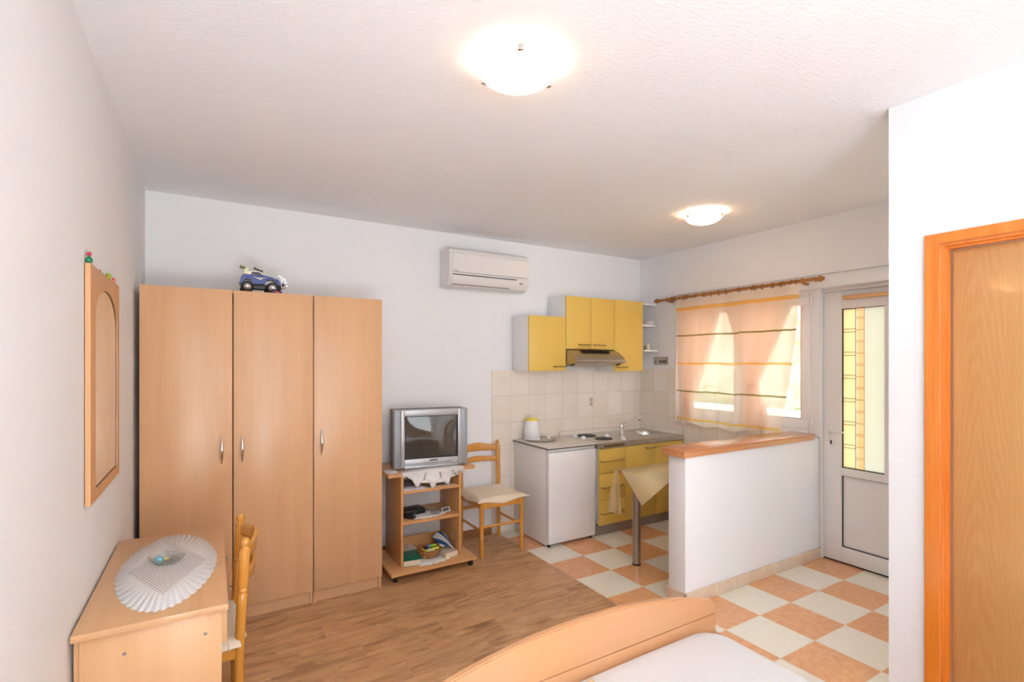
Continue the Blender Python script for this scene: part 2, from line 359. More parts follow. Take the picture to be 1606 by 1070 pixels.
def thing(name, label, cat, loc=(0, 0, 0), group=None):
    o = bpy.data.objects.new(name, None); C.objects.link(o); o.location = loc; o.empty_display_size = .1
    o['label'] = label; o['category'] = cat
    if group: o['group'] = group
    return o
def tag(o, label, cat, group=None, kind=None):
    o['label'] = label; o['category'] = cat
    if group: o['group'] = group
    if kind: o['kind'] = kind
    return o
def struct(o, label=None, cat=None):
    o['kind'] = 'structure'
    if label: o['label'] = label
    if cat: o['category'] = cat
    return o
def sthing(name, label, cat, loc=(0, 0, 0)):
    return struct(thing(name, label, cat, loc))

# ================================================================== ROOM SHELL
XW, XE, YN, YS, ZC = -.375, 4.10, 4.08, -2.5, 2.714
XR = 2.60
b = box(XW - .15, 2.275, YS - .15, YN + .15, -.1, 0)
b.faces.ensure_lookup_table(); n0 = len(b.faces)
b = box(2.275, 4.40, YS - .15, YN + .15, -.1, 0, bm=b)
fl = put('floor', b, [m_planks(), m_tiles()])
for p in fl.data.polygons: p.material_index = 0 if p.index < n0 else 1
struct(fl, 'floor of brown wood-look planks meeting an orange and cream checkerboard of tiles', 'floor')
struct(put('ceiling', box(XW - .15, 4.40, YS - .15, YN + .15, ZC, ZC + .12), M_ceil), 'rough white plastered ceiling', 'ceiling')
struct(put('wall_left', box(XW - .15, XW, YS - .15, YN + .15, 0, ZC), M_wall), 'white wall on the left behind the mirror', 'wall')
struct(put('wall_far', box(XW, 4.35, YN, YN + .15, 0, ZC), M_wall), 'white wall behind the wardrobes and the kitchen', 'wall')
b = box(XE, 4.35, YS, YN, 2.27, ZC); box(XE, 4.35, 3.58, YN, 0, 2.27, bm=b); box(XE, 4.35, 2.24, 3.58, 0, .975, bm=b); box(XE, 4.35, YS, 1.30, 0, 2.27, bm=b)
struct(put('wall_window', b, M_wall), 'white wall holding the kitchen window and the entrance door', 'wall')
b = box(XR, XR + .12, .884, 1.07, 0, ZC); box(XR, XR + .12, .02, .884, 2.072, ZC, bm=b); box(XR, XR + .12, YS, .02, 0, ZC, bm=b)
struct(put('wall_right', b, M_wall), 'white wall on the right around the oak door', 'wall')
b = box(XW, -.1, YS - .12, YS, 0, ZC); box(-.1, 2.3, YS - .12, YS, 2.45, ZC, bm=b); box(-.1, 2.3, YS - .12, YS, 0, .25, bm=b); box(2.3, 2.95, YS - .12, YS, 0, ZC, bm=b); box(3.95, 4.35, YS - .12, YS, 0, ZC, bm=b); box(2.95, 3.95, YS - .12, YS, 2.35, ZC, bm=b); box(2.95, 3.95, YS - .12, YS, 0, .4, bm=b)  # both openings are added to let the fill lights in
struct(put('wall_rear', b, M_wall), 'white wall behind the camera', 'wall')
struct(put('wall_partition', box(2.635, 4.22, 2.225, 2.365, 0, .964, .004, bm=None), M_wall), 'low white half wall under the wooden bar top', 'wall')
# skirting
b = box(2.623, 4.25, 2.213, 2.225, 0, .083, .002); box(2.623, 2.635, 2.213, 2.377, 0, .083, .002, bm=b); box(2.635, 4.1, 2.365, 2.377, 0, .083, .002, bm=b)
struct(put('baseboard_partition', b, m_basetiles()), 'beige tile skirting at the foot of the half wall', 'skirting')
struct(put('baseboard_far', box(1.03, 2.21, 4.068, 4.08, 0, .075, .002), wood('plank_skirting', (170, 120, 82), (132, 88, 58), 'x', .4)), 'brown plank skirting behind the television cart', 'skirting')
# backsplash
MT = m_walltiles()
b = box(2.216, XE - .006, 4.072, 4.08, 0, 1.505); box(4.092, 4.10, 3.58, 4.072, 0, 1.505, bm=b); box(4.092, 4.10, 2.366, 3.58, 0, .975, bm=b)
struct(put('trim_1', b, MT), 'cream wall tiles behind the kitchen counter', 'wall tiles')
b = prism([(4.072, .852), (4.040, .852), (4.052, .885), (4.072, .893)], 2.97, 4.06, 'x'); prism([(4.092, .852), (4.060, .852), (4.072, .885), (4.092, .893)], 3.47, 4.072, 'y', bm=b)
struct(put('trim_2', b, M_seal), 'white sealing strip between counter and tiles', 'trim')
# shutter box and seam above window and door
struct(put('trim_3', box(4.125, 4.33, 1.30, 3.58, 2.168, 2.27, .004), M_pvc), 'white shutter box above window and entrance door', 'shutter box')
struct(put('trim_4', box(4.094, 4.10, YS, 4.08, 2.27, 2.714), M_wall), 'white plaster band above the window', 'trim')

# ---- window
wn = sthing('window_1', 'white plastic kitchen window with two sashes behind the curtain', 'window', (4.2, 2.9, .98))
b = box(4.2, 4.28, 2.30, 3.58, .98, 1.04, .004); box(4.2, 4.28, 2.30, 3.58, 2.12, 2.168, .004, bm=b); box(4.2, 4.28, 3.53, 3.58, 1.04, 2.12, .004, bm=b); box(4.2, 4.28, 2.212, 2.30, .98, 2.168, .004, bm=b)
put('window_frame', b, M_pvc, wn)
for (a, c) in ((2.283, 2.895), (2.905, 3.535)):
    g = .07
    b = box(4.185, 4.25, a, c, 1.035, 1.112, .006); box(4.185, 4.25, a, c, 2.052, 2.125, .006, bm=b); box(4.185, 4.25, a, a + g, 1.112, 2.052, .006, bm=b); box(4.185, 4.25, c - g, c, 1.112, 2.052, .006, bm=b)
    s = put('window_sash', b, M_pvc, wn)
    b = box(4.19, 4.2, a + g, a + g + .004, 1.112, 2.052); box(4.19, 4.2, a + g, c - g, 1.112, 1.116, bm=b)
    put('gasket', b, M_rubber, s)
    put('window_pane', box(4.212, 4.222, a + g - .005, c - g + .005, 1.105, 2.06), m_glass('window_glass'), s)
for z in (1.09, 2.08): put('hinge', lathe([(.006, z - .03), (.008, z - .02), (.008, z + .02), (.006, z + .03)], (4.185, 2.268, 0), 10), M_pvc, wn)
put('window_handle', box(4.15, 4.185, 2.90, 2.925, 1.52, 1.66, .006), M_pvc, wn)
put('window_sill', box(4.085, 4.2, 2.37, 3.58, .976, .992, .004), M_pvc, wn)
# ---- entrance door
d1 = sthing('door_1', 'white plastic entrance door with a leaded coloured glass panel', 'door', (4.25, 1.8, 0))
b = box(4.23, 4.32, 2.208, 2.235, 0, 2.168, .003); box(4.23, 4.32, 1.30, 2.208, 2.14, 2.168, .003, bm=b); box(4.23, 4.32, 1.302, 1.35, 0, 2.14, .003, bm=b)
put('door_frame', b, M_pvc, d1)
b = bmesh.new()
for (y0, y1, z0, z1) in ((2.072, 2.206, .012, 2.138), (1.352, 1.45, .012, 2.138), (1.45, 2.072, .012, .13), (1.45, 2.072, .69, .751), (1.45, 2.072, 2.0, 2.138), (1.715, 1.777, .751, 2.0)):
    box(4.25, 4.31, y0, y1, z0, z1, .003, bm=b)
lf = put('door_leaf', b, M_pvc, d1)
put('lower_panel', box(4.272, 4.29, 1.45, 2.072, .13, .69), M_pvc, d1)
b = bmesh.new()
for (y0, y1, z0, z1, w_) in ((1.777, 2.072, .751, 2.0, .007), (1.45, 2.072, .13, .69, .006)):
    box(4.262, 4.27, y1 - w_, y1, z0, z1, bm=b); box(4.262, 4.27, y0, y1, z0, z0 + w_, bm=b); box(4.262, 4.27, y0, y1, z1 - .004, z1, bm=b); box(4.262, 4.27, y0, y0 + .003, z0, z1, bm=b)
box(4.255, 4.30, 1.352, 2.206, .001, .011, bm=b)
put('gasket', b, M_rubber, d1)
MST = m_stained()
put('glass_panel', box(4.274, 4.284, 1.777, 2.072, .751, 2.0), MST, d1)
put('glass_panel', box(4.274, 4.284, 1.45, 1.715, .751, 2.0), MST, d1)
b = box(4.24, 4.25, 2.125, 2.16, .915, 1.075, .004); h = put('handle_plate', b, M_pvc, d1)
b = tube([(4.245, 2.142, 1.035), (4.205, 2.142, 1.035), (4.198, 2.130, 1.034), (4.195, 2.08, 1.033), (4.195, 2.03, 1.036)], [.009, .009, .010, .010, .007], 12)
put('door_handle', b, M_pvc, d1)
b = lathe([(.007, 0), (.007, .004)], (4.236, 2.142, .952), 12, 'x'); box(4.236, 4.240, 2.138, 2.146, .928, .95, bm=b)
put('keyhole', b, M_black, d1)
# wooden slat above the door glass
tag(put('blind_rail', box(4.215, 4.249, 1.50, 2.05, 2.068, 2.098, .008), wood('slat_wood', (240, 196, 140), (230, 180, 122), 'y', .4), loc=(4.23, 1.8, 2.068)), 'pale wooden slat fixed across the top of the entrance door', 'rail')
# ---- oak door on the right
d2 = sthing('door_2', 'oak veneer interior door in an orange pine frame on the right', 'door', (2.62, .45, 0))
M_jamb = M_pine
def casing():
    b = bmesh.new()
    # mitred: left upright, head, right upright as prisms (y,z)
    prism([(.934, 0), (.934, 2.114), (.884, 2.072), (.884, 0)], 2.584, 2.60, 'x', .002, bm=b)
    prism([(-.03, 2.114), (.02, 2.072), (.884, 2.072), (.934, 2.114)], 2.584, 2.60, 'x', .002, bm=b)
    prism([(-.03, 0), (.02, 0), (.02, 2.072), (-.03, 2.114)], 2.584, 2.60, 'x', .002, bm=b)
    return b
put('door_casing', casing(), M_pine, d2)
b = box(2.60, 2.72, .872, .884, 0, 2.072); box(2.60, 2.72, .02, .032, 0, 2.072, bm=b); box(2.60, 2.72, .032, .872, 2.060, 2.072, bm=b)
box(2.618, 2.645, .864, .872, 0, 2.060, bm=b); box(2.618, 2.645, .032, .864, 2.05, 2.060, bm=b)
put('door_jamb', b, M_pine, d2)
M_oak = m_oak()
put('door_leaf', box(2.652, 2.692, .036, .860, .008, 2.048, .002), M_oak, d2)
# handle out of frame
b = box(2.644, 2.652, .075, .115, .95, 1.15, .003); tube([(2.65, .095, 1.08), (2.60, .095, 1.08), (2.595, .11, 1.08), (2.595, .22, 1.078)], .009, 10, bm=b)
put('door_handle', b, M_satin, d2)
# made-up rear window behind the camera, added as opening for the fill light
wr = sthing('added_window', 'large white framed window added unseen behind the camera', 'window', (1.1, -2.55, .25))
b = bmesh.new()
for (x0, x1, z0, z1) in ((-.1, 2.3, .25, .32), (-.1, 2.3, 2.38, 2.45), (-.1, -.03, .32, 2.38), (2.23, 2.3, .32, 2.38), (1.06, 1.14, .32, 2.38)):
    box(x0, x1, -2.58, -2.52, z0, z1, .004, bm=b)
put('window_frame', b, M_pvc, wr)
put('window_pane', box(-.04, 2.24, -2.555, -2.548, .31, 2.39), m_glass('rear_glass'), wr)

# ================================================================== OUTSIDE
g = put('ground', box(4.4, 16, -6, 12, -.3, -.1), plain('pale_paving', (226, 220, 210), .8, bump=.1, bs=4), loc=(9, 3, -.3)); struct(g, 'pale paved terrace outside the window', 'ground')
b = bmesh.new()
box(6.3, 6.6, -5, 11, -.1, .95, .02, bm=b)
struct(put('wall_terrace', b, plain('terrace_render', (236, 232, 224), .8)), 'low white parapet outside the window', 'wall')
from mathutils import noise as mn
def bank(u, v):
    x = 8.6 + u * 3.0; y = -5 + v * 16; n = mn.noise(Vector((x * .9, y * .9, 0))) * .35 + mn.noise(Vector((x * 3, y * 3, 2))) * .15
    return (x + n, y, -.15 + min(1, u * 1.8) * 2.6 + n * .6 + u * 1.3)
struct(put('bank', grid(40, 160, bank), m_rock()), 'pale rocky bank rising beyond the terrace', 'rock bank')
MF = m_foliage()
def bush(x, y, z, r, label):
    b = bmesh.new(); rn = random.Random(int(x * 100 + y * 10))
    for i in range(420):
        th, ph = rn.uniform(0, 2 * PI), math.acos(rn.uniform(-.2, 1)); rr = r * rn.uniform(.55, 1)
        c = Vector((x + rr * math.sin(ph) * math.cos(th), y + rr * math.sin(ph) * math.sin(th), z + rr * .9 * math.cos(ph)))
        u = Vector((rn.uniform(-1, 1), rn.uniform(-1, 1), rn.uniform(-1, 1))).normalized(); v = u.orthogonal().normalized(); s = r * .16
        vs = [b.verts.new(c + u * s), b.verts.new(c + v * s * .4), b.verts.new(c - u * s), b.verts.new(c - v * s * .4)]; b.faces.new(vs)
    t = thing('bush', label, 'bush', (x, y, -.1), 'bushes outside the window')
    put('leaves', b, MF, t)
    put('stem', tube([(x, y, -.1), (x + .03, y, z), (x, y + .03, z + r * .6)], [.03, .02, .01], 8), plain('bark', (110, 90, 70), .9), t)
bush(7.3, 3.9, .55, .5, 'green leafy bush outside, seen low through the left part of the curtain')
bush(7.6, 6.1, .55, .7, 'green leafy bush outside, leftmost behind the curtain')
bush(7.4, 2.75, .45, .36, 'small green bush outside at the right edge of the window')
# ================================================================== WARDROBES
def wardrobe(x0, x1, label, doors, hs):
    t = thing('wardrobe', label, 'wardrobe', ((x0 + x1) / 2, 3.8, 0))
    y0, y1, H = 3.51, 4.065, 2.018
    b = bmesh.new()
    for (a, c) in ((x0, x0 + .018), (x1 - .018, x1)): box(a, c, y0, y1, 0, H, .001, bm=b)
    box(x0 + .018, x1 - .018, y0, y1, H - .018, H, bm=b); box(x0 + .018, x1 - .018, y0, y1, .085, .103, bm=b); box(x0 + .018, x1 - .018, y1 - .006, y1, .1, H - .018, bm=b)
    put('carcass', b, M_beech, t)
    put('plinth', box(x0 + .018, x1 - .018, y0 + .012, y0 + .028, 0, .085), M_beech_h, t)
    for (a, c), hx in zip(doors, hs):
        d = put('door', box(a, c, y0 - .020, y0 - .002, .085, H, .0015), M_beech, t)
        n = 9; pts = []; rr = []
        for i in range(n):
            s = i / (n - 1); pts.append((hx, y0 - .020 - .026 * math.sin(PI * s), .972 + .166 * s)); rr.append(.0035 + .006 * math.sin(PI * s))
        put('handle', tube(pts, rr, 12), M_chrome, d)
wardrobe(-.348, .570, 'tall beech wardrobe with two doors standing in the left corner', [(-.348, .1085), (.1145, .5685)], [.053, .161])
wardrobe(.574, 1.024, 'tall beech wardrobe with a single door beside the television cart', [(.5755, 1.024)], [.621])
# toy truck on top of the wardrobe
def truck():
    t = thing('toy_truck', 'blue toy monster truck with chrome bumper on top of the wardrobe', 'toy truck', (.28, 3.66, 2.018))
    X = lambda s: .145 + s * .29       # along the truck, 0 rear .. 1 front
    y0, y1 = 3.60, 3.72; Z = 2.022
    MB = plain('blue_lacquer', (10, 36, 112), .3, .2, coat=.3); MK = plain('truck_black', (24, 22, 22), .4)
    out = [(X(.06), Z + .058), (X(.02), Z + .062), (X(.05), Z + .10), (X(.09), Z + .118), (X(.48), Z + .122), (X(.66), Z + .112), (X(.80), Z + .098), (X(.85), Z + .072), (X(.85), Z + .060), (X(.78), Z + .062), (X(.75), Z + .085), (X(.68), Z + .098), (X(.58), Z + .094), (X(.52), Z + .062), (X(.28), Z + .06), (X(.24), Z + .088), (X(.15), Z + .092), (X(.10), Z + .075)]
    put('body', prism(out, y0 + .008, y1 - .008, 'y', .004), MB, t)
    put('flame_decal', prism([(X(.28), Z + .108), (X(.40), Z + .100), (X(.56), Z + .105), (X(.47), Z + .098), (X(.44), Z + .088), (X(.38), Z + .094)], y0 + .0065, y0 + .009, 'y'), plain('flame_decal', (220, 210, 170), .3), t)
    put('cabin', prism([(X(.14), Z + .118), (X(.20), Z + .142), (X(.42), Z + .144), (X(.54), Z + .120)], y0 + .018, y1 - .018, 'y', .003), plain('cabin_frame', (190, 182, 172), .3, .5), t)
    put('side_window', prism([(X(.24), Z + .122), (X(.27), Z + .138), (X(.41), Z + .139), (X(.48), Z + .122)], y0 + .0165, y0 + .02, 'y'), M_dkgrey, t)
    put('chassis', box(X(.05), X(.86), y0 + .03, y1 - .03, Z + .03, Z + .062, .005), MK, t)
    b = box(X(.02), X(.14), y0 + .01, y1 - .01, Z + .166, Z + .172, .002); box(X(.12), X(.2), y0 + .03, y0 + .035, Z + .13, Z + .168, bm=b); box(X(.12), X(.2), y1 - .035, y1 - .03, Z + .13, Z + .168, bm=b)
    rot(b, .22, (X(.1), 0, Z + .15), 'Y')
    put('spoiler', b, plain('spoiler', (196, 192, 150), .3, .3), t)
    put('roof_light_bar', rot(box(X(.30), X(.50), y0 + .015, y1 - .015, Z + .158, Z + .165, .003), .35, (X(.4), 0, Z + .16), 'Y'), M_satin, t)
    b = tube([(X(.86), y0 + .03, Z + .05), (X(.97), y0 + .03, Z + .06), (X(.94), y0 + .03, Z + .10), (X(.80), y0 + .03, Z + .126)], .004, 8)
    tube([(X(.86), y1 - .03, Z + .05), (X(.97), y1 - .03, Z + .06), (X(.94), y1 - .03, Z + .10), (X(.80), y1 - .03, Z + .126)], .004, 8, bm=b)
    for q in ((.97, .06), (.955, .08), (.93, .105), (.86, .118)): tube([(X(q[0]), y0 + .01, Z + q[1]), (X(q[0]), y1 - .01, Z + q[1])], .004, 8, bm=b)
    ball((X(.93), y0 + .03, Z + .075), .012, 2, bm=b); ball((X(.93), y1 - .03, Z + .075), .012, 2, bm=b)
    put('bumper_bars', b, M_chrome, t)
    for xx in (X(.17), X(.66)):
        for yy, s in ((y0 - .012, 1), (y1 + .012, -1)):
            prof = [(.018, -.018), (.03, -.02), (.035, -.012), (.036, 0), (.035, .012), (.03, .02), (.018, .018)]
            w_ = put('wheel', lathe(prof, (xx, yy + .004 * s, Z + .036), 28, 'y'), M_rubber, t)
            b = lathe([(0, -.012), (.006, -.013), (.02, -.006), (.022, 0), (.0, 0)], (0, 0, 0), 16, 'y')
            for k in range(5): rot(box(-.003, .003, -.012, -.004, 0, .021, .001, bm=None), 2 * PI * k / 5, (0, 0, 0), 'Y') if False else None
            b.transform(Matrix.Scale(s, 4, (0, 1, 0))); b.transform(Matrix.Translation((xx, yy - .010 * s, Z + .036)))
            put('hubcap', b, M_chrome, w_)
truck()
tag(put('thin_board', prism([(.11, 2.018), (.13, 2.0215), (.44, 2.0215), (.49, 2.018)], 3.585, 3.76, 'y'), M_black, loc=(.3, 3.66, 2.018)), 'thin black board under the blue toy truck on the wardrobe', 'board')
t = thing('battery_pack', 'small blue battery with a red band below the front of the toy truck', 'battery', (.36, 3.53, 2.018))
put('cell', lathe([(0, 0), (.009, 0), (.009, .052), (.004, .052), (.004, .055), (0, .055)], (.335, 3.54, 2.0275), 16, 'x'), plain('battery_blue', (50, 60, 140), .3), t)
put('label_band', lathe([(.0094, .014), (.0094, .036)], (.335, 3.54, 2.0275), 16, 'x'), plain('battery_red', (226, 84, 50), .3), t)

# ================================================================== MIRROR AND FIGURES
t = thing('wall_mirror', 'arched mirror in a beech board frame hanging on the left wall', 'mirror', (-.366, 2.54, 1.085))
def arch(n=24):
    y0, y1, zb, zs, zt = 2.318, 2.795, 1.125, 1.745, 1.862
    pts = [(y0, zb), (y1, zb), (y1, zs)]
    for i in range(1, n): a = PI * i / n; pts.append(((y0 + y1) / 2 + (y1 - y0) / 2 * math.cos(a), zs + (zt - zs) * math.sin(a)))
    return pts + [(y0, zs)]
def frame_with_hole(outer, inner, x0, x1):
    b = bmesh.new(); loops = []
    for x in (x0, x1):
        eo = [b.verts.new((x, *p)) for p in outer]; ei = [b.verts.new((x, *p)) for p in inner]
        es = [b.edges.new((l[i], l[(i + 1) % len(l)])) for l in (eo, ei) for i in range(len(l))]
        bmesh.ops.triangle_fill(b, edges=es, use_beauty=True); loops.append((eo, ei))
    for k in (0, 1):
        A, B = loops[0][k], loops[1][k]
        for i in range(len(A)): b.faces.new((A[i], A[(i + 1) % len(A)], B[(i + 1) % len(B)], B[i]))
    bmesh.ops.recalc_face_normals(b, faces=b.faces[:]); return b
y0, y1, z0, z1 = 2.227, 2.853, 1.085, 1.922
put('mirror_frame', frame_with_hole([(y0, z0), (y1, z0), (y1, z1), (y0, z1)], arch(), -.372, -.357), wood('mirror_board', (222, 168, 116), (206, 148, 96), 'z', .4, .5), t)
k = NT('mirror_silver'); k.set('Base Color', (.82, .83, .82, 1)); k.set('Metallic', 1); k.set('Roughness', .03); M_mir = k.m
put('mirror_glass', prism([(p[0], p[1]) for p in arch()], -.3725, -.362, 'x'), M_mir, t)
put('dark_lip', frame_with_hole([(p[0] + .004 * (1 if p[0] > 2.55 else -1) * 0, p[1]) for p in arch()], [(2.5565 + (p[0] - 2.5565) * .985, 1.45 + (p[1] - 1.45) * .993) for p in arch()], -.362, -.3605), M_dkgrey, t)
put('back_board', box(-.3749, -.3725, y0 + .01, y1 - .01, z0 + .01, z1 - .01), M_dkgrey, t)
put('mirror_clip', box(-.362, -.356, 2.785, 2.80, 1.80, 1.812, .002), M_satin, t)
def fig(y, z, parts, label, name='figurine', cat='figurine'):
    t = thing(name, label, cat, (-.364, y, z))
    for nm, c, r, sc, col in parts: put(nm, ball((-.364 + c[0], y + c[1], z + c[2]), r, 2, sc), plain(nm + '_paint', col, .3), t)
b0 = 1.922
fig(2.245, b0, [('body', (0, 0, .012), .011, (1, 1.2, 1.1), (20, 130, 84)), ('foot', (0, -.004, .004), .007, (1, 1.9, .6), (24, 110, 70)), ('neck', (0, 0, .024), .005, (1, 1, 1.2), (20, 130, 84)), ('head', (0, 0, .034), .008, (1, 1.3, 1), (196, 60, 90)), ('hat', (0, .008, .040), .005, (1, 1.6, .7), (240, 150, 170))], 'tiny green figurine with a pink head on the near corner of the mirror')
fig(2.44, b0, [('body', (0, 0, .004), .005, (1, 1.4, .9), (150, 96, 110)), ('head', (0, .003, .008), .003, (1, 1, 1), (196, 140, 130))], 'tiny mauve trinket on the mirror top')
fig(2.63, b0, [('shell', (0, 0, .013), .016, (.6, 1.6, .85), (166, 184, 40)), ('head', (0, .03, .007), .009, (.8, 1.2, .8), (196, 210, 90)), ('tail', (0, -.028, .005), .006, (.7, 1.6, .8), (232, 230, 120))], 'tiny lime green turtle figurine on the mirror top')
fig(2.755, b0, [('body', (0, 0, .010), .011, (.7, 1.2, .95), (240, 150, 130)), ('face', (0, -.006, .018), .006, (1, 1, 1), (214, 70, 76))], 'tiny pink and red figurine beside the lime turtle on the mirror')
fig(2.805, b0, [('body', (0, 0, .008), .0085, (.7, 1.3, .9), (236, 238, 238)), ('base', (0, -.008, .004), .006, (.8, 1.3, .6), (170, 190, 200))], 'tiny white trinket at the far end of the mirror top')

# ================================================================== DESK
t = thing('desk', 'beech desk with drawers standing against the left wall', 'desk', (-.16, 2.46, 0))
put('desk_top', box(-.368, .050, 1.990, 2.945, .728, .750, .002), M_beech_x, t)
MS = wood('desk_side', (232, 186, 140), (220, 166, 116), 'z', .35, .5, contrast=(.25, .75))
for y in (2.012, 2.905):
    s = put('side_panel', box(-.350, .030, y, y + .018, 0, .728, .001), MS, t)
    if y < 2.5:
        for x, z in ((-.018, .654), (-.239, .651)): put('screw_cap', lathe([(0, -.0018), (.005, -.0018), (.006, 0), (0, 0)], (x, y, z), 12, 'y'), M_satin, s)
put('back_panel', box(-.366, -.352, 2.03, 2.905, .25, .728), MS, t)
for (a, c, ky) in ((2.034, 2.55, 2.362), (2.556, 2.90, 2.735)):
    d = put('drawer', box(-.30, .047, a, c, .600, .722, .0015), MS, t)
    put('knob', lathe([(.004, 0), (.004, .008), (.0105, .012), (.0115, .018), (.008, .0225), (0, .0235)], (.047, ky, .654), 16, 'x'), M_chrome, d)
# doily on the desk
def scallop_disc(cx, cy, a, bb, n, z, amp=.02, pts=160, th=.0018, pw=2.4, tilt=0.0):
    b = bmesh.new(); ring = []
    for i in range(pts):
        an = 2 * PI * i / pts; c, s = math.cos(an), math.sin(an)
        r = (abs(c) ** pw + abs(s) ** pw) ** (-1 / pw); k = 1 + amp * (abs(math.sin(n * an / 2)) * 2 - 1) + amp * .4 * math.sin(3 * an + 1)
        x, y = a * r * c * k, bb * r * s * k
        ring.append((x * math.cos(tilt) - y * math.sin(tilt), x * math.sin(tilt) + y * math.cos(tilt)))
    c0 = b.verts.new((cx, cy, z)); prev = None
    for f in (.5, 1.0):
        cur = [b.verts.new((cx + x * f, cy + y * f, z)) for x, y in ring]
        for i in range(pts):
            j = (i + 1) % pts
            if prev is None: b.faces.new((c0, cur[i], cur[j]))
            else: b.faces.new((prev[i], cur[i], cur[j], prev[j]))
        prev = cur
    return b
tag(put('doily', scallop_disc(-.150, 2.475, .168, .425, 44, .7515, .016, 520, pw=1.85), M_lace, loc=(-.150, 2.475, .7505), sol=.0015, smooth=3), 'long white crocheted doily lying on the desk top', 'doily')
t = thing('glass_dish', 'small clear glass dish full of trinkets on the desk doily', 'dish', (-.16, 2.515, .7525))
def dish(cx, cy, z): return lathe([(0, 0), (.045, .0), (.060, .012), (.075, .030), (.073, .031), (.057, .015), (.043, .004), (0, .004)], (cx, cy, z), 30, bm=None, sx=.72, sy=1.0)
M_dish = m_glass('dish_glass', (.9, .94, .94, 1), .5)
put('bowl', rot(dish(-.16, 2.515, .7525), .9, (-.16, 2.515, 0)), M_dish, t)
b = bmesh.new()
tag(put('trinket', rot(lathe([(0, 0), (.014, .002), (.017, .014), (.013, .026), (0, .028)], (-.186, 2.50, .762), 14), .5, (-.186, 2.50, .77), 'Y'), plain('turquoise', (120, 196, 214), .25, coat=.5), loc=(-.186, 2.50, .762)), 'turquoise glass trinket in the glass dish', 'trinket')
kb = tube([(-.13 + .012 * math.cos(a), 2.54 + .012 * math.sin(a), .768) for a in [2 * PI * i / 16 for i in range(17)]], .0018, 6)
box(-.15, -.12, 2.525, 2.530, .762, .766, bm=kb); box(-.125, -.1, 2.545, 2.552, .764, .768, bm=kb)
tag(put('key_ring', kb, M_satin, loc=(-.13, 2.54, .762)), 'metal key ring with keys lying in the glass dish', 'keys')
tag(put('shell', ball((-.165, 2.535, .764), .009, 2, (1.5, .8, .7)), plain('shell_yellow', (226, 206, 120), .3), loc=(-.165, 2.535, .758)), 'small yellow shell in the middle of the glass dish', 'shell')
tag(put('pebble', ball((-.150, 2.505, .763), .008, 2, (1.6, 1, .7)), plain('pebble_brown', (150, 110, 90), .4), loc=(-.15, 2.505, .758)), 'brown pebble in the glass dish', 'pebble')

# ================================================================== CHAIRS (local frame: front towards -y)
def chair(label, group):
    t = thing('dining_chair', label, 'chair', (0, 0, 0), group)
    w2 = .188; fr = -.195; bk = .195
    R = .0185
    for s in (-1, 1):
        prof = [(.0, 0), (.012, 0), (.0155, .02), (.0175, .10), (.0175, .118), (.0195, .124), (.0165, .130), (.0165, .142), (.0195, .148), (.0175, .156), (.0185, .30), (R, .40), (.019, .445), (0, .445)]
        put('leg', lathe(prof, (s * w2, fr, 0), 16), M_chair, t)
        # rear post, slightly raked above the seat
        prof = [(0, 0), (.012, 0), (.0155, .02), (.0175, .12), (.0185, .40), (.0190, .60), (.0200, .645), (.0165, .652), (.0205, .662), (.0165, .672), (.0200, .680), (.0195, .72), (.0205, .815), (.0195, .826), (.0135, .832), (.0125, .838), (.0165, .846), (.0172, .856), (.014, .866), (.006, .872), (0, .873)]
        b = lathe(prof, (s * w2, bk, 0), 16)
        for v in b.verts:
            if v.co.z > .44: v.co.y += (v.co.z - .44) * .055
        put('back_post', b, M_chair, t)
        put('side_stretcher', tube([(s * w2, fr, .215), (s * w2, bk, .215)], .0105, 10), M_chair, t)
    put('front_stretcher', tube([(-w2, fr, .245), (w2, fr, .245)], .0105, 10), M_chair, t)
    put('rear_stretcher', tube([(-w2, bk, .300), (w2, bk, .300)], .0105, 10), M_chair, t)
    b = bmesh.new()
    for (x0, x1, a, c) in ((-w2, w2, fr - .01, fr + .01), (-w2, w2, bk - .01, bk + .01), (-w2 - .01, -w2 + .01, fr, bk), (w2 - .01, w2 + .01, fr, bk)): box(x0, x1, a, c, .395, .440, .002, bm=b)
    box(-.205, .205, -.21, .19, .440, .452, .004, bm=b)
    put('seat_frame', b, M_chair, t)
    def slat(zc, h, crest):
        def f(u, v):
            x = -w2 + 2 * w2 * u; bow = .050 * math.sin(PI * u)
            top = h / 2 + crest * (math.exp(-((u - .5) / .26) ** 2)) ; bot = -h / 2
            z = zc + bot + (top - bot) * v; return (x, bk + (z - .44) * .055 + bow, z)
        return grid(24, 4, f)
    put('backrest_rail', slat(.805, .050, .022), M_chair, t, sol=.014)
    put('backrest_rail', slat(.705, .042, .006), M_chair, t, sol=.014)
    # cream cushion cover with wavy drop at each side
    def f(u, v):
        x, y = (u - .5) * 2, (v - .5) * 2
        wob = .012 * (math.cos(3 * PI * y / 2) if abs(x) > .8 else 0)
        X = x * (.222 + .018 * abs(y) ** 4); Y = y * (.222 + .018 * abs(x) ** 4)
        e = max(abs(x), abs(y)); corner = min(abs(x), abs(y))
        z = .474 + .008 * (1 - x * x) * (1 - y * y)
        if e > .86: z -= (e - .86) / .14 * (.034 + .016 * math.cos(corner * PI * 1.0 + .3) )
        if y > .84 and abs(x) > .62: Y = min(Y, .160)
        return (X, Y, z)
    put('seat_cushion', grid(36, 36, f), M_cream, t, sol=.006)
    return t
def dup(root, loc, rz, label):
    r = root.copy(); C.objects.link(r); r.location = loc; r.rotation_euler = (0, 0, rz); r['label'] = label
    for ch in list(root.children):
        c = ch.copy(); C.objects.link(c); c.parent = r
        for gch in ch.children: d = gch.copy(); C.objects.link(d); d.parent = c
    return r
ch = chair('honey beech chair with cream cushion between the television cart and the fridge', 'beech dining chairs')
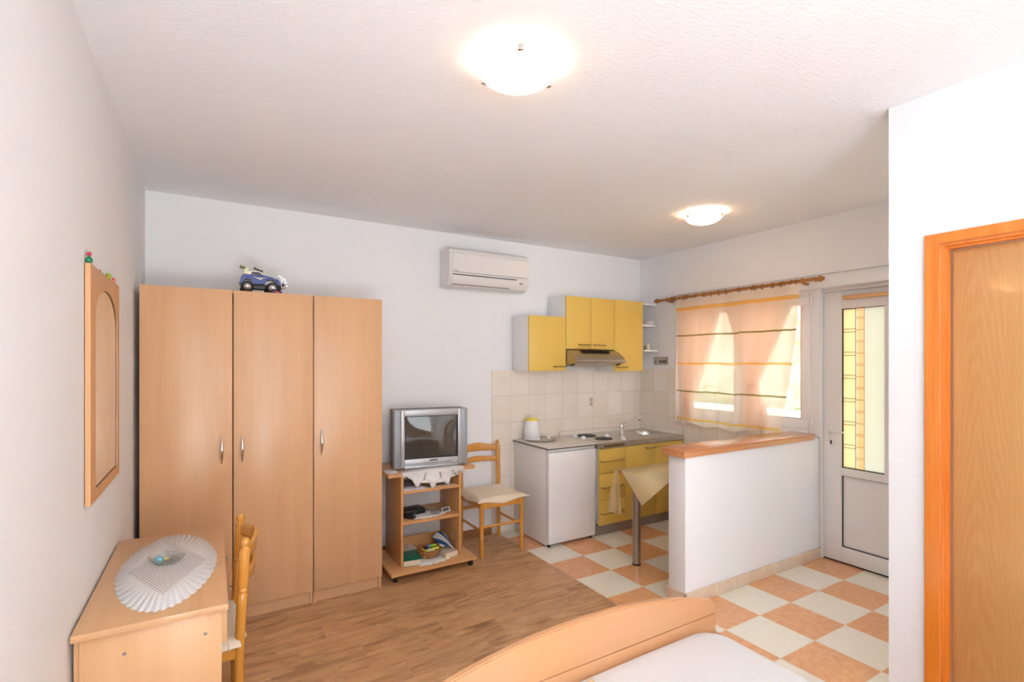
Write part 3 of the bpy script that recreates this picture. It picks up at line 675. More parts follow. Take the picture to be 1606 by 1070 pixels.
ch2 = dup(ch, (-.100, 2.49, 0), PI / 2 * -1, 'honey beech chair with cream cushion pushed in at the desk')
ch.location = (2.058, 3.805, 0); ch.rotation_euler = (0, 0, .0)

# ================================================================== TELEVISION CART
t = thing('tv_cart', 'beech television cart on castors with two shelves', 'cart', (1.43, 3.75, 0))
MC = wood('cart_side', (224, 168, 108), (206, 148, 88), 'z', .35, .6); MCH = wood('cart_board', (226, 172, 116), (208, 150, 94), 'x', .35, .6)
put('top_board', box(1.100, 1.800, 3.590, 4.03, .735, .760, .002), MCH, t)
put('base_board', box(1.092, 1.768, 3.490, 4.00, .052, .075, .002), MCH, t)
put('side_panel', box(1.190, 1.208, 3.578, 3.96, .075, .735, .001), MC, t)
put('side_panel', box(1.655, 1.673, 3.578, 3.96, .075, .735, .001), MC, t)
put('shelf', box(1.208, 1.655, 3.582, 3.955, .607, .628, .001), MCH, t)
put('shelf', box(1.208, 1.655, 3.582, 3.955, .380, .402, .001), MCH, t)
put('back_rail', box(1.208, 1.655, 3.945, 3.958, .075, .165), MCH, t)
for x, y in ((1.13, 3.53), (1.73, 3.53), (1.13, 3.96), (1.73, 3.96)):
    b = lathe([(0, -.012), (.022, -.012), (.024, -.008), (.024, .008), (.022, .012), (0, .012)], (x, y, .024), 18, 'x'); box(x - .016, x + .016, y - .012, y + .012, .036, .052, .002, bm=b)
    put('castor', b, M_black, t)
# television
t = thing('television', 'silver tube television with dark screen on the cart', 'television', (1.47, 3.8, .76))
TA = -.125
def T(b): return rot(b, TA, (1.188, 3.735, 0))
tx0, tx1, ty = 1.188, 1.772, 3.735; tz0, tz1 = .7625, 1.213
def tvfront():
    b = bmesh.new()
    sx0, sx1, sz0, sz1 = tx0 + .078, tx1 - .082, tz0 + .072, tz1 - .048
    box(tx0 + .052, sx0, ty - .012, ty + .05, tz0 + .01, tz1, .003, bm=b); box(sx1, tx1 - .052, ty - .012, ty + .05, tz0 + .01, tz1, .003, bm=b)
    box(sx0, sx1, ty - .012, ty + .05, sz1, tz1, .003, bm=b); box(sx0, sx1, ty - .012, ty + .05, tz0 + .01, sz0, .003, bm=b)
    box(tx0, tx1, ty + .02, ty + .06, tz0, tz1, .004, bm=b)
    return b, (sx0, sx1, sz0, sz1)
b, (sx0, sx1, sz0, sz1) = tvfront()
put('front_bezel', T(b), M_silver, t)
for a, c in ((tx0, tx0 + .052), (tx1 - .052, tx1)): put('speaker_grille', T(box(a, c, ty - .004, ty + .03, tz0 + .004, tz1 - .002, .005)), M_silver2, t)
put('lower_lip', T(box(tx0 + .075, tx1 - .085, ty - .020, ty + .02, tz0, tz0 + .022, .005)), M_silver, t)
def scr(u, v): return (sx0 + (sx1 - sx0) * u, ty + .006 - .014 * (1 - (2 * u - 1) ** 2) * (1 - (2 * v - 1) ** 2), sz0 + (sz1 - sz0) * v)
k = NT('tube_glass'); k.set('Base Color', k.mix(k.noise(k.obj(), 3), rgb(62, 62, 58), rgb(70, 70, 66))); k.set('Roughness', .06); k.set('Specular IOR Level', .8); k.set('Coat Weight', .6); k.set('Coat Roughness', .02)
b = grid(20, 16, scr); bmesh.ops.recalc_face_normals(b, faces=b.faces[:])
put('screen', T(b), k.m, t)
bz = bmesh.new()
for q in ((sx0, sx0 + .007, sz0, sz1), (sx1 - .007, sx1, sz0, sz1), (sx0, sx1, sz0, sz0 + .006), (sx0, sx1, sz1 - .006, sz1)): box(q[0], q[1], ty - .004, ty + .02, q[2], q[3], bm=bz)
put('screen_mask', T(bz), M_black, t)
# cabinet back, tapering
b = bmesh.new()
def ringv(y, i, dz=0): return [b.verts.new(p) for p in ((tx0 + i, y, tz0 + .002), (tx1 - i, y, tz0 + .002), (tx1 - i, y, tz1 - i * .4 - dz), (tx0 + i, y, tz1 - i * .4 - dz))]
rs = [ringv(ty + .055, .003), ringv(ty + .185, .004), ringv(ty + .24, .06, .02), ringv(ty + .285, .13, .06)]
for A, B in zip(rs, rs[1:]):
    for i in range(4): b.faces.new((A[i], A[(i + 1) % 4], B[(i + 1) % 4], B[i]))
b.faces.new(rs[-1]); b.faces.new(rs[0][::-1]); bmesh.ops.recalc_face_normals(b, faces=b.faces[:])
put('rear_cabinet', T(b), plain('tv_cabinet', (112, 100, 96), .45), t)
bb = box(tx0 + .27, tx0 + .335, ty - .0135, ty - .011, tz0 + .053, tz0 + .062)
put('brand_mark', T(bb), M_dkgrey, t)
for i, xx in enumerate((.19, .235, .265, .295, .325, .355)): put('control_button', T(box(tx0 + xx, tx0 + xx + .008, ty - .0135, ty - .011, tz0 + .034, tz0 + .037)), M_dkgrey, t)
for xx in (.40, .415, .43, .445): put('video_socket', T(box(tx0 + xx, tx0 + xx + .007, ty - .0135, ty - .011, tz0 + .036, tz0 + .042)), M_dkgrey, t)
put('power_button', T(lathe([(.0, -.0145), (.004, -.0145), (.0045, -.011), (0, -.011)], (tx0 + .165, ty, tz0 + .036), 10, 'y')), M_black, t)
# lace cloth hanging over the cart's front edge
P_ = [(1.205, .760), (1.205, .728), (1.262, .725), (1.278, .705), (1.317, .636), (1.345, .676), (1.385, .689), (1.412, .670), (1.442, .602), (1.472, .660), (1.499, .683), (1.53, .665), (1.571, .628), (1.588, .69), (1.605, .714), (1.645, .712), (1.684, .710), (1.70, .727), (1.700, .760)]
b = bmesh.new(); vs = [b.verts.new((x, 3.5855 - .004 * math.sin((x - 1.2) * 40) * 0, z)) for x, z in P_]; b.faces.new(vs)
bmesh.ops.triangulate(b, faces=b.faces[:])
v = [b.verts.new(p) for p in ((1.205, 3.5855, .7615), (1.70, 3.5855, .7615), (1.72, 3.705, .7615), (1.20, 3.70, .7615))]; b.faces.new(v)
v = [b.verts.new(p) for p in ((1.205, 3.5855, .760), (1.70, 3.5855, .760), (1.70, 3.5855, .7615), (1.205, 3.5855, .7615))]; b.faces.new(v)
bmesh.ops.recalc_face_normals(b, faces=b.faces[:])
t = thing('lace_cloth', 'white pointed lace cloth hanging from under the television', 'cloth', (1.45, 3.62, .76))
put('cloth', b, M_lace2, t, sol=.0016, smooth=3)
b = bmesh.new()
for x, dx in ((1.383, -.010), (1.499, .006), (1.60, .03)):
    for i in range(4):
        z = .74 - i * .013
        put('openwork_hole', box(x + dx * (i * .4) - .006, x + dx * (i * .4) + .007, 3.5835, 3.5845, z - .003, z + .003), M_dkgrey, t)
bl = bmesh.new()
def off(P, k): 
    return [(x, z + k) for x, z in P[2:17]]
for (x, z), (x2, z2) in zip(off(P_, .012), off(P_, .012)[1:]): tube([(x, 3.5838, z), (x2, 3.5838, z2)], .0011, 5, bm=bl)
put('stitched_edge', bl, plain('beige_thread', (206, 190, 176), .8), t)
tag(put('doily', scallop_disc(1.150, 3.70, .045, .08, 9, .7615, .06, 60), M_lace2, loc=(1.15, 3.70, .7605), sol=.0015, smooth=3), 'small white doily at the left end of the cart top', 'doily')
# upper shelf: papers
def flat(name, label, cat, x0, x1, y0, y1, z0, z1, mat, a=0.0, grp=None):
    b = box(x0, x1, y0, y1, z0, z1, .001); rot(b, a, ((x0 + x1) / 2, (y0 + y1) / 2, 0))
    return tag(put(name, b, mat, loc=((x0 + x1) / 2, (y0 + y1) / 2, z0)), label, cat, grp)
flat('magazine', 'lilac-white magazine at the bottom of the pile on the cart upper shelf', 'magazine', 1.218, 1.40, 3.59, 3.84, .6285, .6335, plain('mag_lilac', (222, 214, 232), .4), 0, 'papers on the upper cart shelf')
flat('magazine', 'white leaflet on the pile on the cart upper shelf', 'magazine', 1.222, 1.37, 3.60, 3.80, .634, .639, M_paper, 0.03, 'papers on the upper cart shelf')
flat('magazine', 'grey brochure topmost on the left pile of the cart upper shelf', 'magazine', 1.215, 1.36, 3.63, 3.86, .6395, .6465, plain('mag_grey', (170, 160, 170), .4), -.03, 'papers on the upper cart shelf')
flat('magazine', 'yellow-green magazine deep in the cart upper shelf', 'magazine', 1.43, 1.62, 3.70, 3.92, .6285, .642, plain('mag_lime', (200, 196, 80), .4), .0, 'papers on the upper cart shelf')
flat('magazine', 'beige leaflet lying flat under the lace points on the cart shelf', 'magazine', 1.42, 1.63, 3.595, 3.685, .6285, .6325, plain('mag_beige', (222, 196, 176), .4), .02, 'papers on the upper cart shelf')
# middle shelf
zs = .402
tag(put('doily', scallop_disc(1.425, 3.70, .155, .10, 18, zs + .0015, .06, 160), M_lace2, loc=(1.42, 3.70, zs), sol=.0015, smooth=3), 'white scalloped doily on the middle shelf of the cart', 'doily')
t = thing('set_top_box', 'black set-top box on the middle shelf of the cart', 'set-top box', (1.34, 3.77, zs + .003))
b = rot(box(1.255, 1.425, 3.71, 3.83, zs + .004, zs + .044, .004), .08, (1.34, 3.77, 0)); put('case', b, M_black, t)
put('front_light', rot(box(1.33, 1.345, 3.7085, 3.7105, zs + .012, zs + .016), .08, (1.34, 3.77, 0)), M_chrome, t)
t = thing('remote_control', 'black remote control lying in front of the set-top box', 'remote', (1.26, 3.65, zs + .003))
b = rot(box(1.235, 1.280, 3.595, 3.745, zs + .004, zs + .024, .007), .75, (1.258, 3.67, 0)); put('case', b, M_black, t)
b = bmesh.new()
for i in range(5):
    for j in range(3): box(1.243 + j * .012, 1.249 + j * .012, 3.62 + i * .018, 3.628 + i * .018, zs + .024, zs + .0255, bm=b)
put('buttons', rot(b, .75, (1.258, 3.67, 0)), M_dkgrey, t)
t = thing('phone_handset', 'grey rounded remote handset on the middle cart shelf doily', 'handset', (1.49, 3.67, zs + .003))
put('case', rot(ball((1.49, 3.665, zs + .017), .03, 3, (.85, 1.6, .45)), .3, (1.49, 3.665, 0)), plain('mouse_grey', (150, 142, 138), .35), t)
put('front_cap', rot(ball((1.492, 3.640, zs + .020), .02, 2, (.9, .9, .45)), .3, (1.49, 3.665, 0)), plain('mouse_light', (186, 178, 174), .3), t)
b = rot(box(1.55, 1.615, 3.655, 3.66, zs + .002, zs + .040, .001), -.35, (1.58, 3.66, 0)); rot(b, -.5, (1.58, 3.66, zs + .003), 'X')
t = thing('photo_card', 'small dark framed photo card leaning on the middle cart shelf', 'card', (1.58, 3.66, zs))
put('frame', b, plain('card_white', (226, 220, 212), .4), t)
b = rot(box(1.557, 1.608, 3.654, 3.6548, zs + .009, zs + .034), -.35, (1.58, 3.66, 0)); rot(b, -.5, (1.58, 3.66, zs + .003), 'X'); put('picture', b, M_dkgrey, t)
tag(put('power_cable', tube([(1.31, 4.0, .735), (1.31, 3.99, .60), (1.30, 3.965, .50), (1.285, 3.88, .452), (1.29, 3.83, .437)], .003, 8), M_black, loc=(1.3, 3.9, .44)), 'black cable running down to the set-top box', 'cable')
tag(put('power_cable', tube([(1.16, 3.97, .79), (1.12, 3.99, .80), (1.085, 4.03, .78), (1.075, 4.06, .70), (1.08, 4.066, .45), (1.10, 4.066, .35), (1.09, 4.066, .2)], .0035, 8), M_black, loc=(1.09, 4.03, .3)), 'black cable hanging down the wall left of the cart', 'cable')
# lower shelf
zb = .075
tag(put('doily', scallop_disc(1.44, 3.65, .17, .12, 18, zb + .0012, .07, 160, tilt=.1), M_lace2, loc=(1.44, 3.65, zb), sol=.0014, smooth=3), 'white scalloped doily under the wicker basket', 'doily')
def book(label, x, y, z, w, d, h, a, cover, grp=None, page=(240, 224, 196), tl=0):
    t = thing('book', label, 'book', (x, y, z), grp)
    c = box(x - w / 2, x + w / 2, y - d / 2, y + d / 2, z + h - .003, z + h, .001); box(x - w / 2, x + w / 2, y - d / 2, y + d / 2, z, z + .003, .001, bm=c); box(x - w / 2, x - w / 2 + .003, y - d / 2, y + d / 2, z, z + h, bm=c)
    p = box(x - w / 2 + .003, x + w / 2 - .003, y - d / 2 + .003, y + d / 2 - .003, z + .003, z + h - .003)
    for q in (c, p):
        rot(q, a, (x, y, 0))
        if tl: rot(q, tl, (x + .0, y, z), 'Y')
    put('cover', c, cover, t); put('pages', p, plain('pages', page, .8, var=.12, bs=300), t)
    return t
book('thick green book lying at the left of the lowest cart shelf', 1.285, 3.665, zb, .135, .20, .045, -.12, plain('green_cover', (16, 118, 92), .35))
book('cream paperback lying at the right of the lowest cart shelf', 1.585, 3.645, zb, .12, .13, .04, .18, plain('cream_cover', (214, 196, 170), .5))
t = thing('magazine', 'white magazine with blue waves propped against the right side panel of the cart', 'magazine', (1.60, 3.73, zb))
def f(u, v):
    x = 1.535 + .12 * u; return (x - .01 * v, 3.64 + .17 * v, zb + .046 + .10 * (1 - v) ** 1.0 * .2 + .055 * v + .03 * math.sin(PI * u) - .05 * u * (1 - v))
k = NT('wave_cover'); p = k.obj(); s = k.M('SINE', k.M('MULTIPLY', k.M('ADD', k.sep(p)[0], k.M('MULTIPLY', k.sep(p)[1], .5)), 70))
k.set('Base Color', k.mix(k.M('GREATER_THAN', s, .3), rgb(232, 232, 234), rgb(36, 92, 140))); k.set('Roughness', .3)
put('cover', grid(12, 12, f), k.m, t, sol=.006)
flat('magazine', 'white and black magazine lying behind the green book', 'magazine', 1.225, 1.40, 3.78, 3.93, zb, zb + .03, plain('mag_white', (226, 218, 214), .4), .15)
flat('photo_album', 'black and white photo album cover leaning behind the green book', 'album', 1.22, 1.345, 3.735, 3.785, zb + .031, zb + .062, plain('album_black', (60, 50, 54), .4), -.1) if False else None
t = thing('wicker_basket', 'oval wicker basket full of small things on the lowest cart shelf', 'basket', (1.45, 3.66, zb))
cx, cy = 1.445, 3.665
put('bowl', lathe([(0, .002), (.055, .002), (.078, .03), (.094, .062), (.098, .068), (.094, .072), (.088, .064), (.072, .032), (.05, .010), (0, .010)], (cx, cy, zb + .0015), 32, sx=1.0, sy=.82), m_wicker(), t)
put('rim', tube([(cx + .096 * math.cos(a), cy + .079 * math.sin(a), zb + .070 + .0025 * math.sin(a * 14)) for a in [2 * PI * i / 60 for i in range(61)]], .005, 8), m_wicker(), t)
GI = 'small things in the wicker basket'
def item(nm, lab, cat, bm, col, lc): tag(put(nm, bm, plain(nm + '_c', col, .35), loc=lc), lab, cat, GI)
z_ = zb + .055
item('ball', 'pale green patterned ball at the front of the basket', 'ball', ball((cx - .008, cy - .03, z_), .034, 3, (1.1, .9, .7)), (206, 220, 160), (cx, cy - .03, z_ - .02))
item('tube', 'yellow tube at the right of the basket', 'tube', tube([(cx + .02, cy - .01, z_ + .004), (cx + .07, cy - .025, z_ + .016)], [.016, .013], 12), (232, 216, 40), (cx + .04, cy, z_))
item('tube', 'lime green tube leaning at the back right of the basket', 'tube', tube([(cx + .015, cy + .035, z_ + .02), (cx + .06, cy + .01, z_ + .026)], [.010, .010], 12), (160, 214, 70), (cx + .03, cy + .03, z_ + .01))
item('clothes_peg', 'long yellow-green stick at the left of the basket', 'peg', rot(box(cx - .052, cx - .038, cy - .05, cy + .03, z_ + .004, z_ + .014, .002), .15, (cx - .045, cy, 0)), (220, 210, 50), (cx - .045, cy, z_))
item('purse', 'dark navy pouch in the middle of the basket', 'pouch', ball((cx - .02, cy + .018, z_ + .010), .022, 2, (1.1, .8, .7)), (28, 30, 60), (cx - .02, cy + .02, z_))
item('bottle_cap', 'light blue cap at the back of the basket', 'cap', lathe([(0, 0), (.012, 0), (.012, .022), (.010, .024), (0, .024)], (cx + .004, cy + .028, z_ + .008), 16), (120, 160, 220), (cx, cy + .03, z_))
item('lighter', 'red lighter at the back left of the basket', 'lighter', rot(box(cx - .035, cx - .010, cy + .042, cy + .055, z_ + .004, z_ + .030, .004), .3, (cx, cy + .05, 0)), (206, 60, 70), (cx - .02, cy + .05, z_))
item('eraser', 'brown speckled eraser in the right front of the basket', 'eraser', box(cx + .03, cx + .055, cy - .052, cy - .035, z_ - .004, z_ + .014, .003), (190, 176, 160), (cx + .04, cy - .045, z_))

# ================================================================== AIR CONDITIONER
t = thing('air_conditioner', 'white split air conditioner on the far wall', 'air conditioner', (2.1, 4.0, 2.2))
pr = [(4.079, 2.255), (4.079, 2.555), (3.93, 2.555), (3.892, 2.535), (3.880, 2.50), (3.876, 2.33), (3.885, 2.28), (3.925, 2.235), (3.99, 2.222), (4.06, 2.235)]
put('casing', prism(pr, 1.705, 2.50, 'x', .006), plain('ac_white', (236, 231, 228), .35), t)
put('front_panel', prism([(3.8765, 2.345), (3.8805, 2.495), (3.8765, 2.503), (3.8715, 2.498), (3.870, 2.345)], 1.735, 2.47, 'x'), plain('ac_panel', (240, 235, 232), .25), t)
put('air_flap', prism([(3.877, 2.318), (3.873, 2.314), (3.883, 2.268), (3.902, 2.245), (3.906, 2.249), (3.888, 2.272)], 1.735, 2.36, 'x'), plain('ac_flap', (236, 231, 228), .3), t)
b = box(1.735, 2.36, 3.871, 3.877, 2.319, 2.325); box(1.74, 2.30, 3.9035, 3.911, 2.240, 2.244, bm=b); put('outlet_slot', b, M_dkgrey, t)
b = box(1.735, 2.47, 3.871, 3.8775, 2.3405, 2.344); put('panel_seam', b, plain('seam', (176, 166, 160), .5), t)
put('display', box(2.395, 2.43, 3.8775, 3.882, 2.287, 2.296), M_dkgrey, t)
put('brand_mark', box(1.745, 1.785, 3.8690, 3.8705, 2.352, 2.357), plain('mark_grey', (150, 146, 150), .4), t)

# ================================================================== CEILING LAMPS
def lamp(cx, cy, R, label, angs, e=1.0):
    t = thing('ceiling_lamp', label, 'ceiling lamp', (cx, cy, ZC), 'round alabaster ceiling lamps')
    put('base_plate', lathe([(0, 0), (.122, 0), (.122, -.012), (0, -.012)], (cx, cy, ZC - .0005), 32), M_white, t)
    prof = []
    for i in range(13):
        a = i / 12 * PI / 2; prof.append((R * math.sin(a) if i else 0, -.088 + .062 * (1 - math.cos(a))))
    prof += [(R - .001, -.014)]
    inner = [(max(0, r - .005), h + .005) for r, h in reversed(prof[:-1])]
    put('glass_shade', lathe(prof + inner, (cx, cy, ZC), 48), M_shade, t, smooth=True)
    for a in angs:
        x, y = cx + (R + .001) * math.cos(a), cy + (R + .001) * math.sin(a)
        b = box(-.004, .006, -.011, .011, -.046, -.012, .002); box(-.022, .006, -.011, .011, -.048, -.042, .002, bm=b); box(-.09, .0, -.006, .006, -.014, -.009, bm=b)
        b.transform(Matrix.Translation((x, y, ZC)) @ Matrix.Rotation(a, 4, 'Z')); put('clip', b, M_chrome, t)
    for dx in (-.04, .04):
        l = bpy.data.lights.new('bulb_light', 'POINT'); l.energy = LAMP_E * e; l.color = (1, .90, .78); l.shadow_soft_size = .022
        lo = bpy.data.objects.new('bulb_light', l); C.objects.link(lo); lo.parent = t; lo.location = (dx, 0, -.056)
lamp(.992, 1.618, .150, 'round alabaster ceiling lamp in the middle of the ceiling', [math.radians(a) for a in (-118, 5, 122)])
lamp(3.20, 2.53, .135, 'round alabaster ceiling lamp near the window', [math.radians(a) for a in (165, 45, -75)], 1.8)

# ================================================================== KITCHEN
t = thing('refrigerator', 'small white undercounter refrigerator at the left end of the kitchen', 'refrigerator', (2.7, 3.8, 0))
put('body', box(2.452, 2.962, 3.545, 4.06, .012, .838, .003), M_white, t)
put('door', box(2.452, 2.962, 3.500, 3.540, .030, .808, .006), plain('fridge_door', (248, 246, 246), .28, var=.01), t)
put('door_grip', box(2.962, 2.972, 3.505, 3.530, .50, .80, .003), M_white, t)
put('door_seal', box(2.456, 2.958, 3.539, 3.546, .03, .806), plain('seal_grey', (170, 164, 160), .6), t)
put('top_fascia', box(2.452, 2.962, 3.510, 3.545, .812, .838, .002), M_white, t)
for x in (2.475, 2.935): put('foot', lathe([(0, 0), (.014, 0), (.014, .016), (0, .016)], (x, 3.535, 0), 14), M_black, t)
t = thing('worktop', 'thin grey-white worktop board with a dark edge over the refrigerator', 'worktop', (2.71, 3.78, .838))
put('board', box(2.440, 2.985, 3.487, 4.070, .8445, .8515, .001), plain('worktop_white', (226, 219, 210), .3), t)
put('edge_strip', box(2.437, 2.986, 3.484, 4.070, .838, .8445), plain('edge_dark', (54, 36, 32), .5), t)
# tray + kettle
t = thing('tray', 'round steel tray under the kettle', 'tray', (2.66, 3.92, .8515))
put('dish', lathe([(0, .0), (.135, .0), (.152, .016), (.155, .017), (.150, .013), (.136, .003), (0, .003)], (2.640, 3.912, .852), 40), M_steel, t)
t = thing('electric_kettle', 'white electric kettle with a yellow lid rim standing on the tray', 'kettle', (2.60, 3.93, .855))
kx, ky, kz = 2.583, 3.965, .8555
put('power_base', lathe([(0, 0), (.075, 0), (.078, .010), (.072, .018), (0, .018)], (kx, ky, kz), 32), M_white, t)
put('body', lathe([(0, .019), (.076, .019), (.079, .03), (.078, .08), (.072, .13), (.060, .178), (.058, .182), (0, .182)], (kx, ky, kz), 36), plain('kettle_white', (240, 240, 240), .2, coat=.5, var=.01), t)
put('lid', lathe([(.0595, .176), (.061, .182), (.058, .198), (.045, .203), (0, .206)], (kx, ky, kz), 36), plain('kettle_yellow', (238, 216, 70), .3), t)
put('lid_button', lathe([(0, .204), (.03, .204), (.028, .211), (0, .212)], (kx, ky, kz), 24), plain('kettle_cream', (240, 234, 210), .3), t)
a = .5
put('handle', tube([(kx + .055 * math.cos(a), ky + .055 * math.sin(a), kz + .17), (kx + .10 * math.cos(a), ky + .10 * math.sin(a), kz + .165), (kx + .11 * math.cos(a), ky + .11 * math.sin(a), kz + .10), (kx + .075 * math.cos(a), ky + .075 * math.sin(a), kz + .05)], .010, 10), M_white, t)
tag(put('salt_shaker', lathe([(0, 0), (.016, 0), (.019, .012), (.017, .026), (.008, .032), (0, .033)], (2.725, 3.89, .857), 20), M_white, loc=(2.725, 3.89, .857)), 'tiny white round shaker on the steel tray right of the kettle', 'shaker')

# base cabinets
t = thing('base_cabinet', 'yellow fronted kitchen base cabinet with drawers and two doors', 'cabinet', (3.5, 3.75, 0))
b = bmesh.new()
for q in ((2.990, 3.006, 3.502, 4.06, .10, .800), (4.069, 4.085, 3.502, 4.06, .10, .800), (3.303, 3.319, 3.502, 4.06, .10, .800), (2.990, 4.085, 3.502, 4.06, .10, .116), (2.990, 4.085, 4.054, 4.06, .10, .800)): box(*q, bm=b)
put('carcass', b, M_white, t)
put('plinth', box(2.990, 4.085, 3.535, 3.55, 0, .10), plain('plinth_grey', (168, 156, 146), .4, .4), t)
def bar_handle(x0, x1, z, parent, y=3.482, n='handle'):
    b = tube([(x0, y, z), (x0, y - .026, z), (x0 + .004, y - .030, z), (x1 - .004, y - .030, z), (x1, y - .026, z), (x1, y, z)], .0062, 8); return put(n, b, M_handle, parent)
for (z0, z1, zh) in ((.572, .797, .685), (.338, .568, .450), (.106, .334, .215)):
    d = put('drawer', box(2.992, 3.309, 3.482, 3.501, z0, z1, .002), M_yellow, t); bar_handle(3.005, 3.268, zh, d)
for (x0, x1, hx) in ((3.313, 3.705, (3.565, 3.69)), (3.709, 4.085, (3.722, 3.85))):
    d = put('door', box(x0, x1, 3.482, 3.501, .106, .797, .002), M_yellow, t); bar_handle(hx[0], hx[1], .762, d)
# steel counter with hob and sink
t = thing('steel_counter', 'stainless steel counter with built-in hotplates and a round sink', 'counter', (3.5, 3.77, .80))
scx, scy, sr = 3.850, 3.765, .155
def counter():
    b = bmesh.new(); x0, x1, y0, y1, z = 2.975, 4.088, 3.467, 4.068, .852
    n = 48; ring = [b.verts.new((scx + sr * 1.05 * math.cos(2 * PI * i / n), scy + sr * math.sin(2 * PI * i / n), z)) for i in range(n)]
    out = [b.verts.new((x0, y0, z)), b.verts.new((x1, y0, z)), b.verts.new((x1, y1, z)), b.verts.new((x0, y1, z))]
    es = [b.edges.new((l[i], l[(i + 1) % len(l)])) for l in (ring, out) for i in range(len(l))]
    bmesh.ops.triangle_fill(b, edges=es, use_beauty=True)
    low = [b.verts.new((v.co.x, v.co.y, .804)) for v in out]
    for i in range(4): b.faces.new((out[i], out[(i + 1) % 4], low[(i + 1) % 4], low[i]))
    prev = ring
    for (k, dz) in ((.98, .004), (.95, .02), (.90, .09), (.82, .125), (.5, .135), (.15, .137)):
        cur = [b.verts.new((scx + sr * 1.05 * k * math.cos(2 * PI * i / n), scy + sr * k * math.sin(2 * PI * i / n), z - dz)) for i in range(n)]
        for i in range(n): b.faces.new((prev[i], prev[(i + 1) % n], cur[(i + 1) % n], cur[i]))
        prev = cur
    b.faces.new(prev); bmesh.ops.recalc_face_normals(b, faces=b.faces[:]); return b
put('worktop_sheet', counter(), M_steel, t)
put('sink_rim', tube([(scx + (sr + .008) * 1.05 * math.cos(a), scy + (sr + .008) * math.sin(a), .853) for a in [2 * PI * i / 48 for i in range(49)]], .004, 6), M_steel, t)
put('sink_drain', lathe([(0, .002), (.03, .003), (.034, 0), (0, 0)], (scx, scy, .716), 24), M_chrome, t)
b = bmesh.new()
for i in range(4): tube([(3.965, 3.60 + i * .05, .8525), (4.05, 3.60 + i * .05, .8525)], .003, 6, bm=b)
put('drainer_ribs', b, M_steel, t)
put('vent_grille', box(3.03, 3.28, 3.4635, 3.467, .815, .832, .001), plain('vent_dark', (112, 92, 62), .4, .5), t)
for (x, y, r) in ((3.165, 3.875, .092), (3.180, 3.640, .082)):
    b = lathe([(0, .014), (.016, .014), (.018, .011), (r * .9, .013), (r, .010), (r, .002), (r + .006, .0)], (x, y, .8525), 40); put('hotplate', b, M_dark, t)
    put('hotplate_ring', lathe([(r + .012, 0), (r + .011, .003), (r + .004, .0045), (r + .002, .001)], (x, y, .8523), 40), M_chrome, t)
for (x, y) in ((3.028, 3.88), (3.018, 3.74), (3.30, 3.73), (3.31, 3.52)):
    put('hob_knob', lathe([(0, .030), (.016, .028), (.021, .018), (.023, .001), (0, .001)], (x, y, .8525), 20), M_white, t)
# tap
t = thing('kitchen_tap', 'chrome mixer tap behind the sink', 'tap', (3.52, 3.80, .8525))
tx, ty2 = 3.50, 3.74
put('body', lathe([(0, 0), (.028, 0), (.028, .006), (.021, .012), (.020, .07), (.023, .078), (.023, .10), (.016, .112), (0, .114)], (tx, ty2, .853), 24), M_chrome, t)
put('spout', tube([(tx + .01, ty2, .893), (tx + .05, ty2, .925), (tx + .17, ty2 + .01, .985), (tx + .235, ty2 + .012, 1.008), (tx + .258, ty2 + .013, 1.004), (tx + .264, ty2 + .013, .984)], [.014, .013, .012, .012, .013, .012], 14), M_chrome, t)
put('lever', tube([(tx, ty2, .960), (tx + .02, ty2, .972), (tx + .09, ty2 + .01, .972)], [.015, .009, .006], 12), M_chrome, t)
# wall socket
t = thing('wall_socket', 'cream wall socket on the tiles behind the counter', 'socket', (3.40, 4.07, 1.17))
put('plate', box(3.365, 3.405, 4.063, 4.0715, 1.125, 1.215, .003), plain('socket_cream', (226, 214, 196), .35), t)
b = bmesh.new()
for z in (1.148, 1.190): lathe([(0, -.0015), (.012, -.0015), (.012, .0), (0, 0)], (3.385, 4.063, z), 16, 'y', bm=b)
put('outlet', b, plain('socket_grey', (186, 172, 154), .4), t)
# upper cabinets
def upper(x0, x1, z0, z1, label, doors):
    t = thing('wall_cabinet', label, 'cabinet', ((x0 + x1) / 2, 3.93, z0))
    put('carcass', box(x0, x1, 3.80, 4.0715, z0, z1, .001), M_white, t)
    for (a, c, h0, h1) in doors:
        d = put('door', box(a, c, 3.780, 3.799, z0 + .001, z1 - .001, .002), M_yellow, t); bar_handle(h0, h1, z0 + .040, d, 3.78)
upper(2.432, 2.843, 1.500, 2.003, 'lowest yellow wall cabinet with one door at the left, white side visible', [(2.434, 2.842, 2.70, 2.83)])
upper(2.846, 3.443, 1.705, 2.204, 'yellow wall cabinet with two doors above the cooker hood', [(2.848, 3.142, 2.995, 3.125), (3.146, 3.442, 3.170, 3.305)])
upper(3.446, 3.835, 1.488, 2.204, 'tall yellow wall cabinet with one door right of the cooker hood', [(3.448, 3.834, 3.470, 3.600)])
t = thing('corner_shelf', 'white open corner shelf unit between the tall cabinet and the window wall', 'shelf', (3.96, 3.95, 1.69))
def qshelf(z, yf):
    pts = [(3.836, 4.0715), (3.836, yf - .02), (3.90, yf - .02)] + [(4.045 + .045 * math.sin(a), yf + .06 - .045 * math.cos(a)) for a in [PI / 2 * i / 6 for i in range(7)]] + [(4.090, 4.0715)]
    return prism(pts, z, z + .016, 'z')
for z, yf in ((1.692, 3.77), (1.955, 3.80), (2.176, 3.80)): put('shelf_board', qshelf(z, yf), M_white, t)
put('back_board', box(3.838, 4.076, 4.064, 4.0716, 1.69, 2.19), M_white, t)
put('side_board', box(3.8355, 3.839, 3.80, 4.064, 1.69, 2.19), M_white, t)
b = lathe([(0, 0), (.045, 0), (.056, .010), (.054, .011), (.04, .004), (0, .004)], (4.00, 3.862, 1.9715), 24)
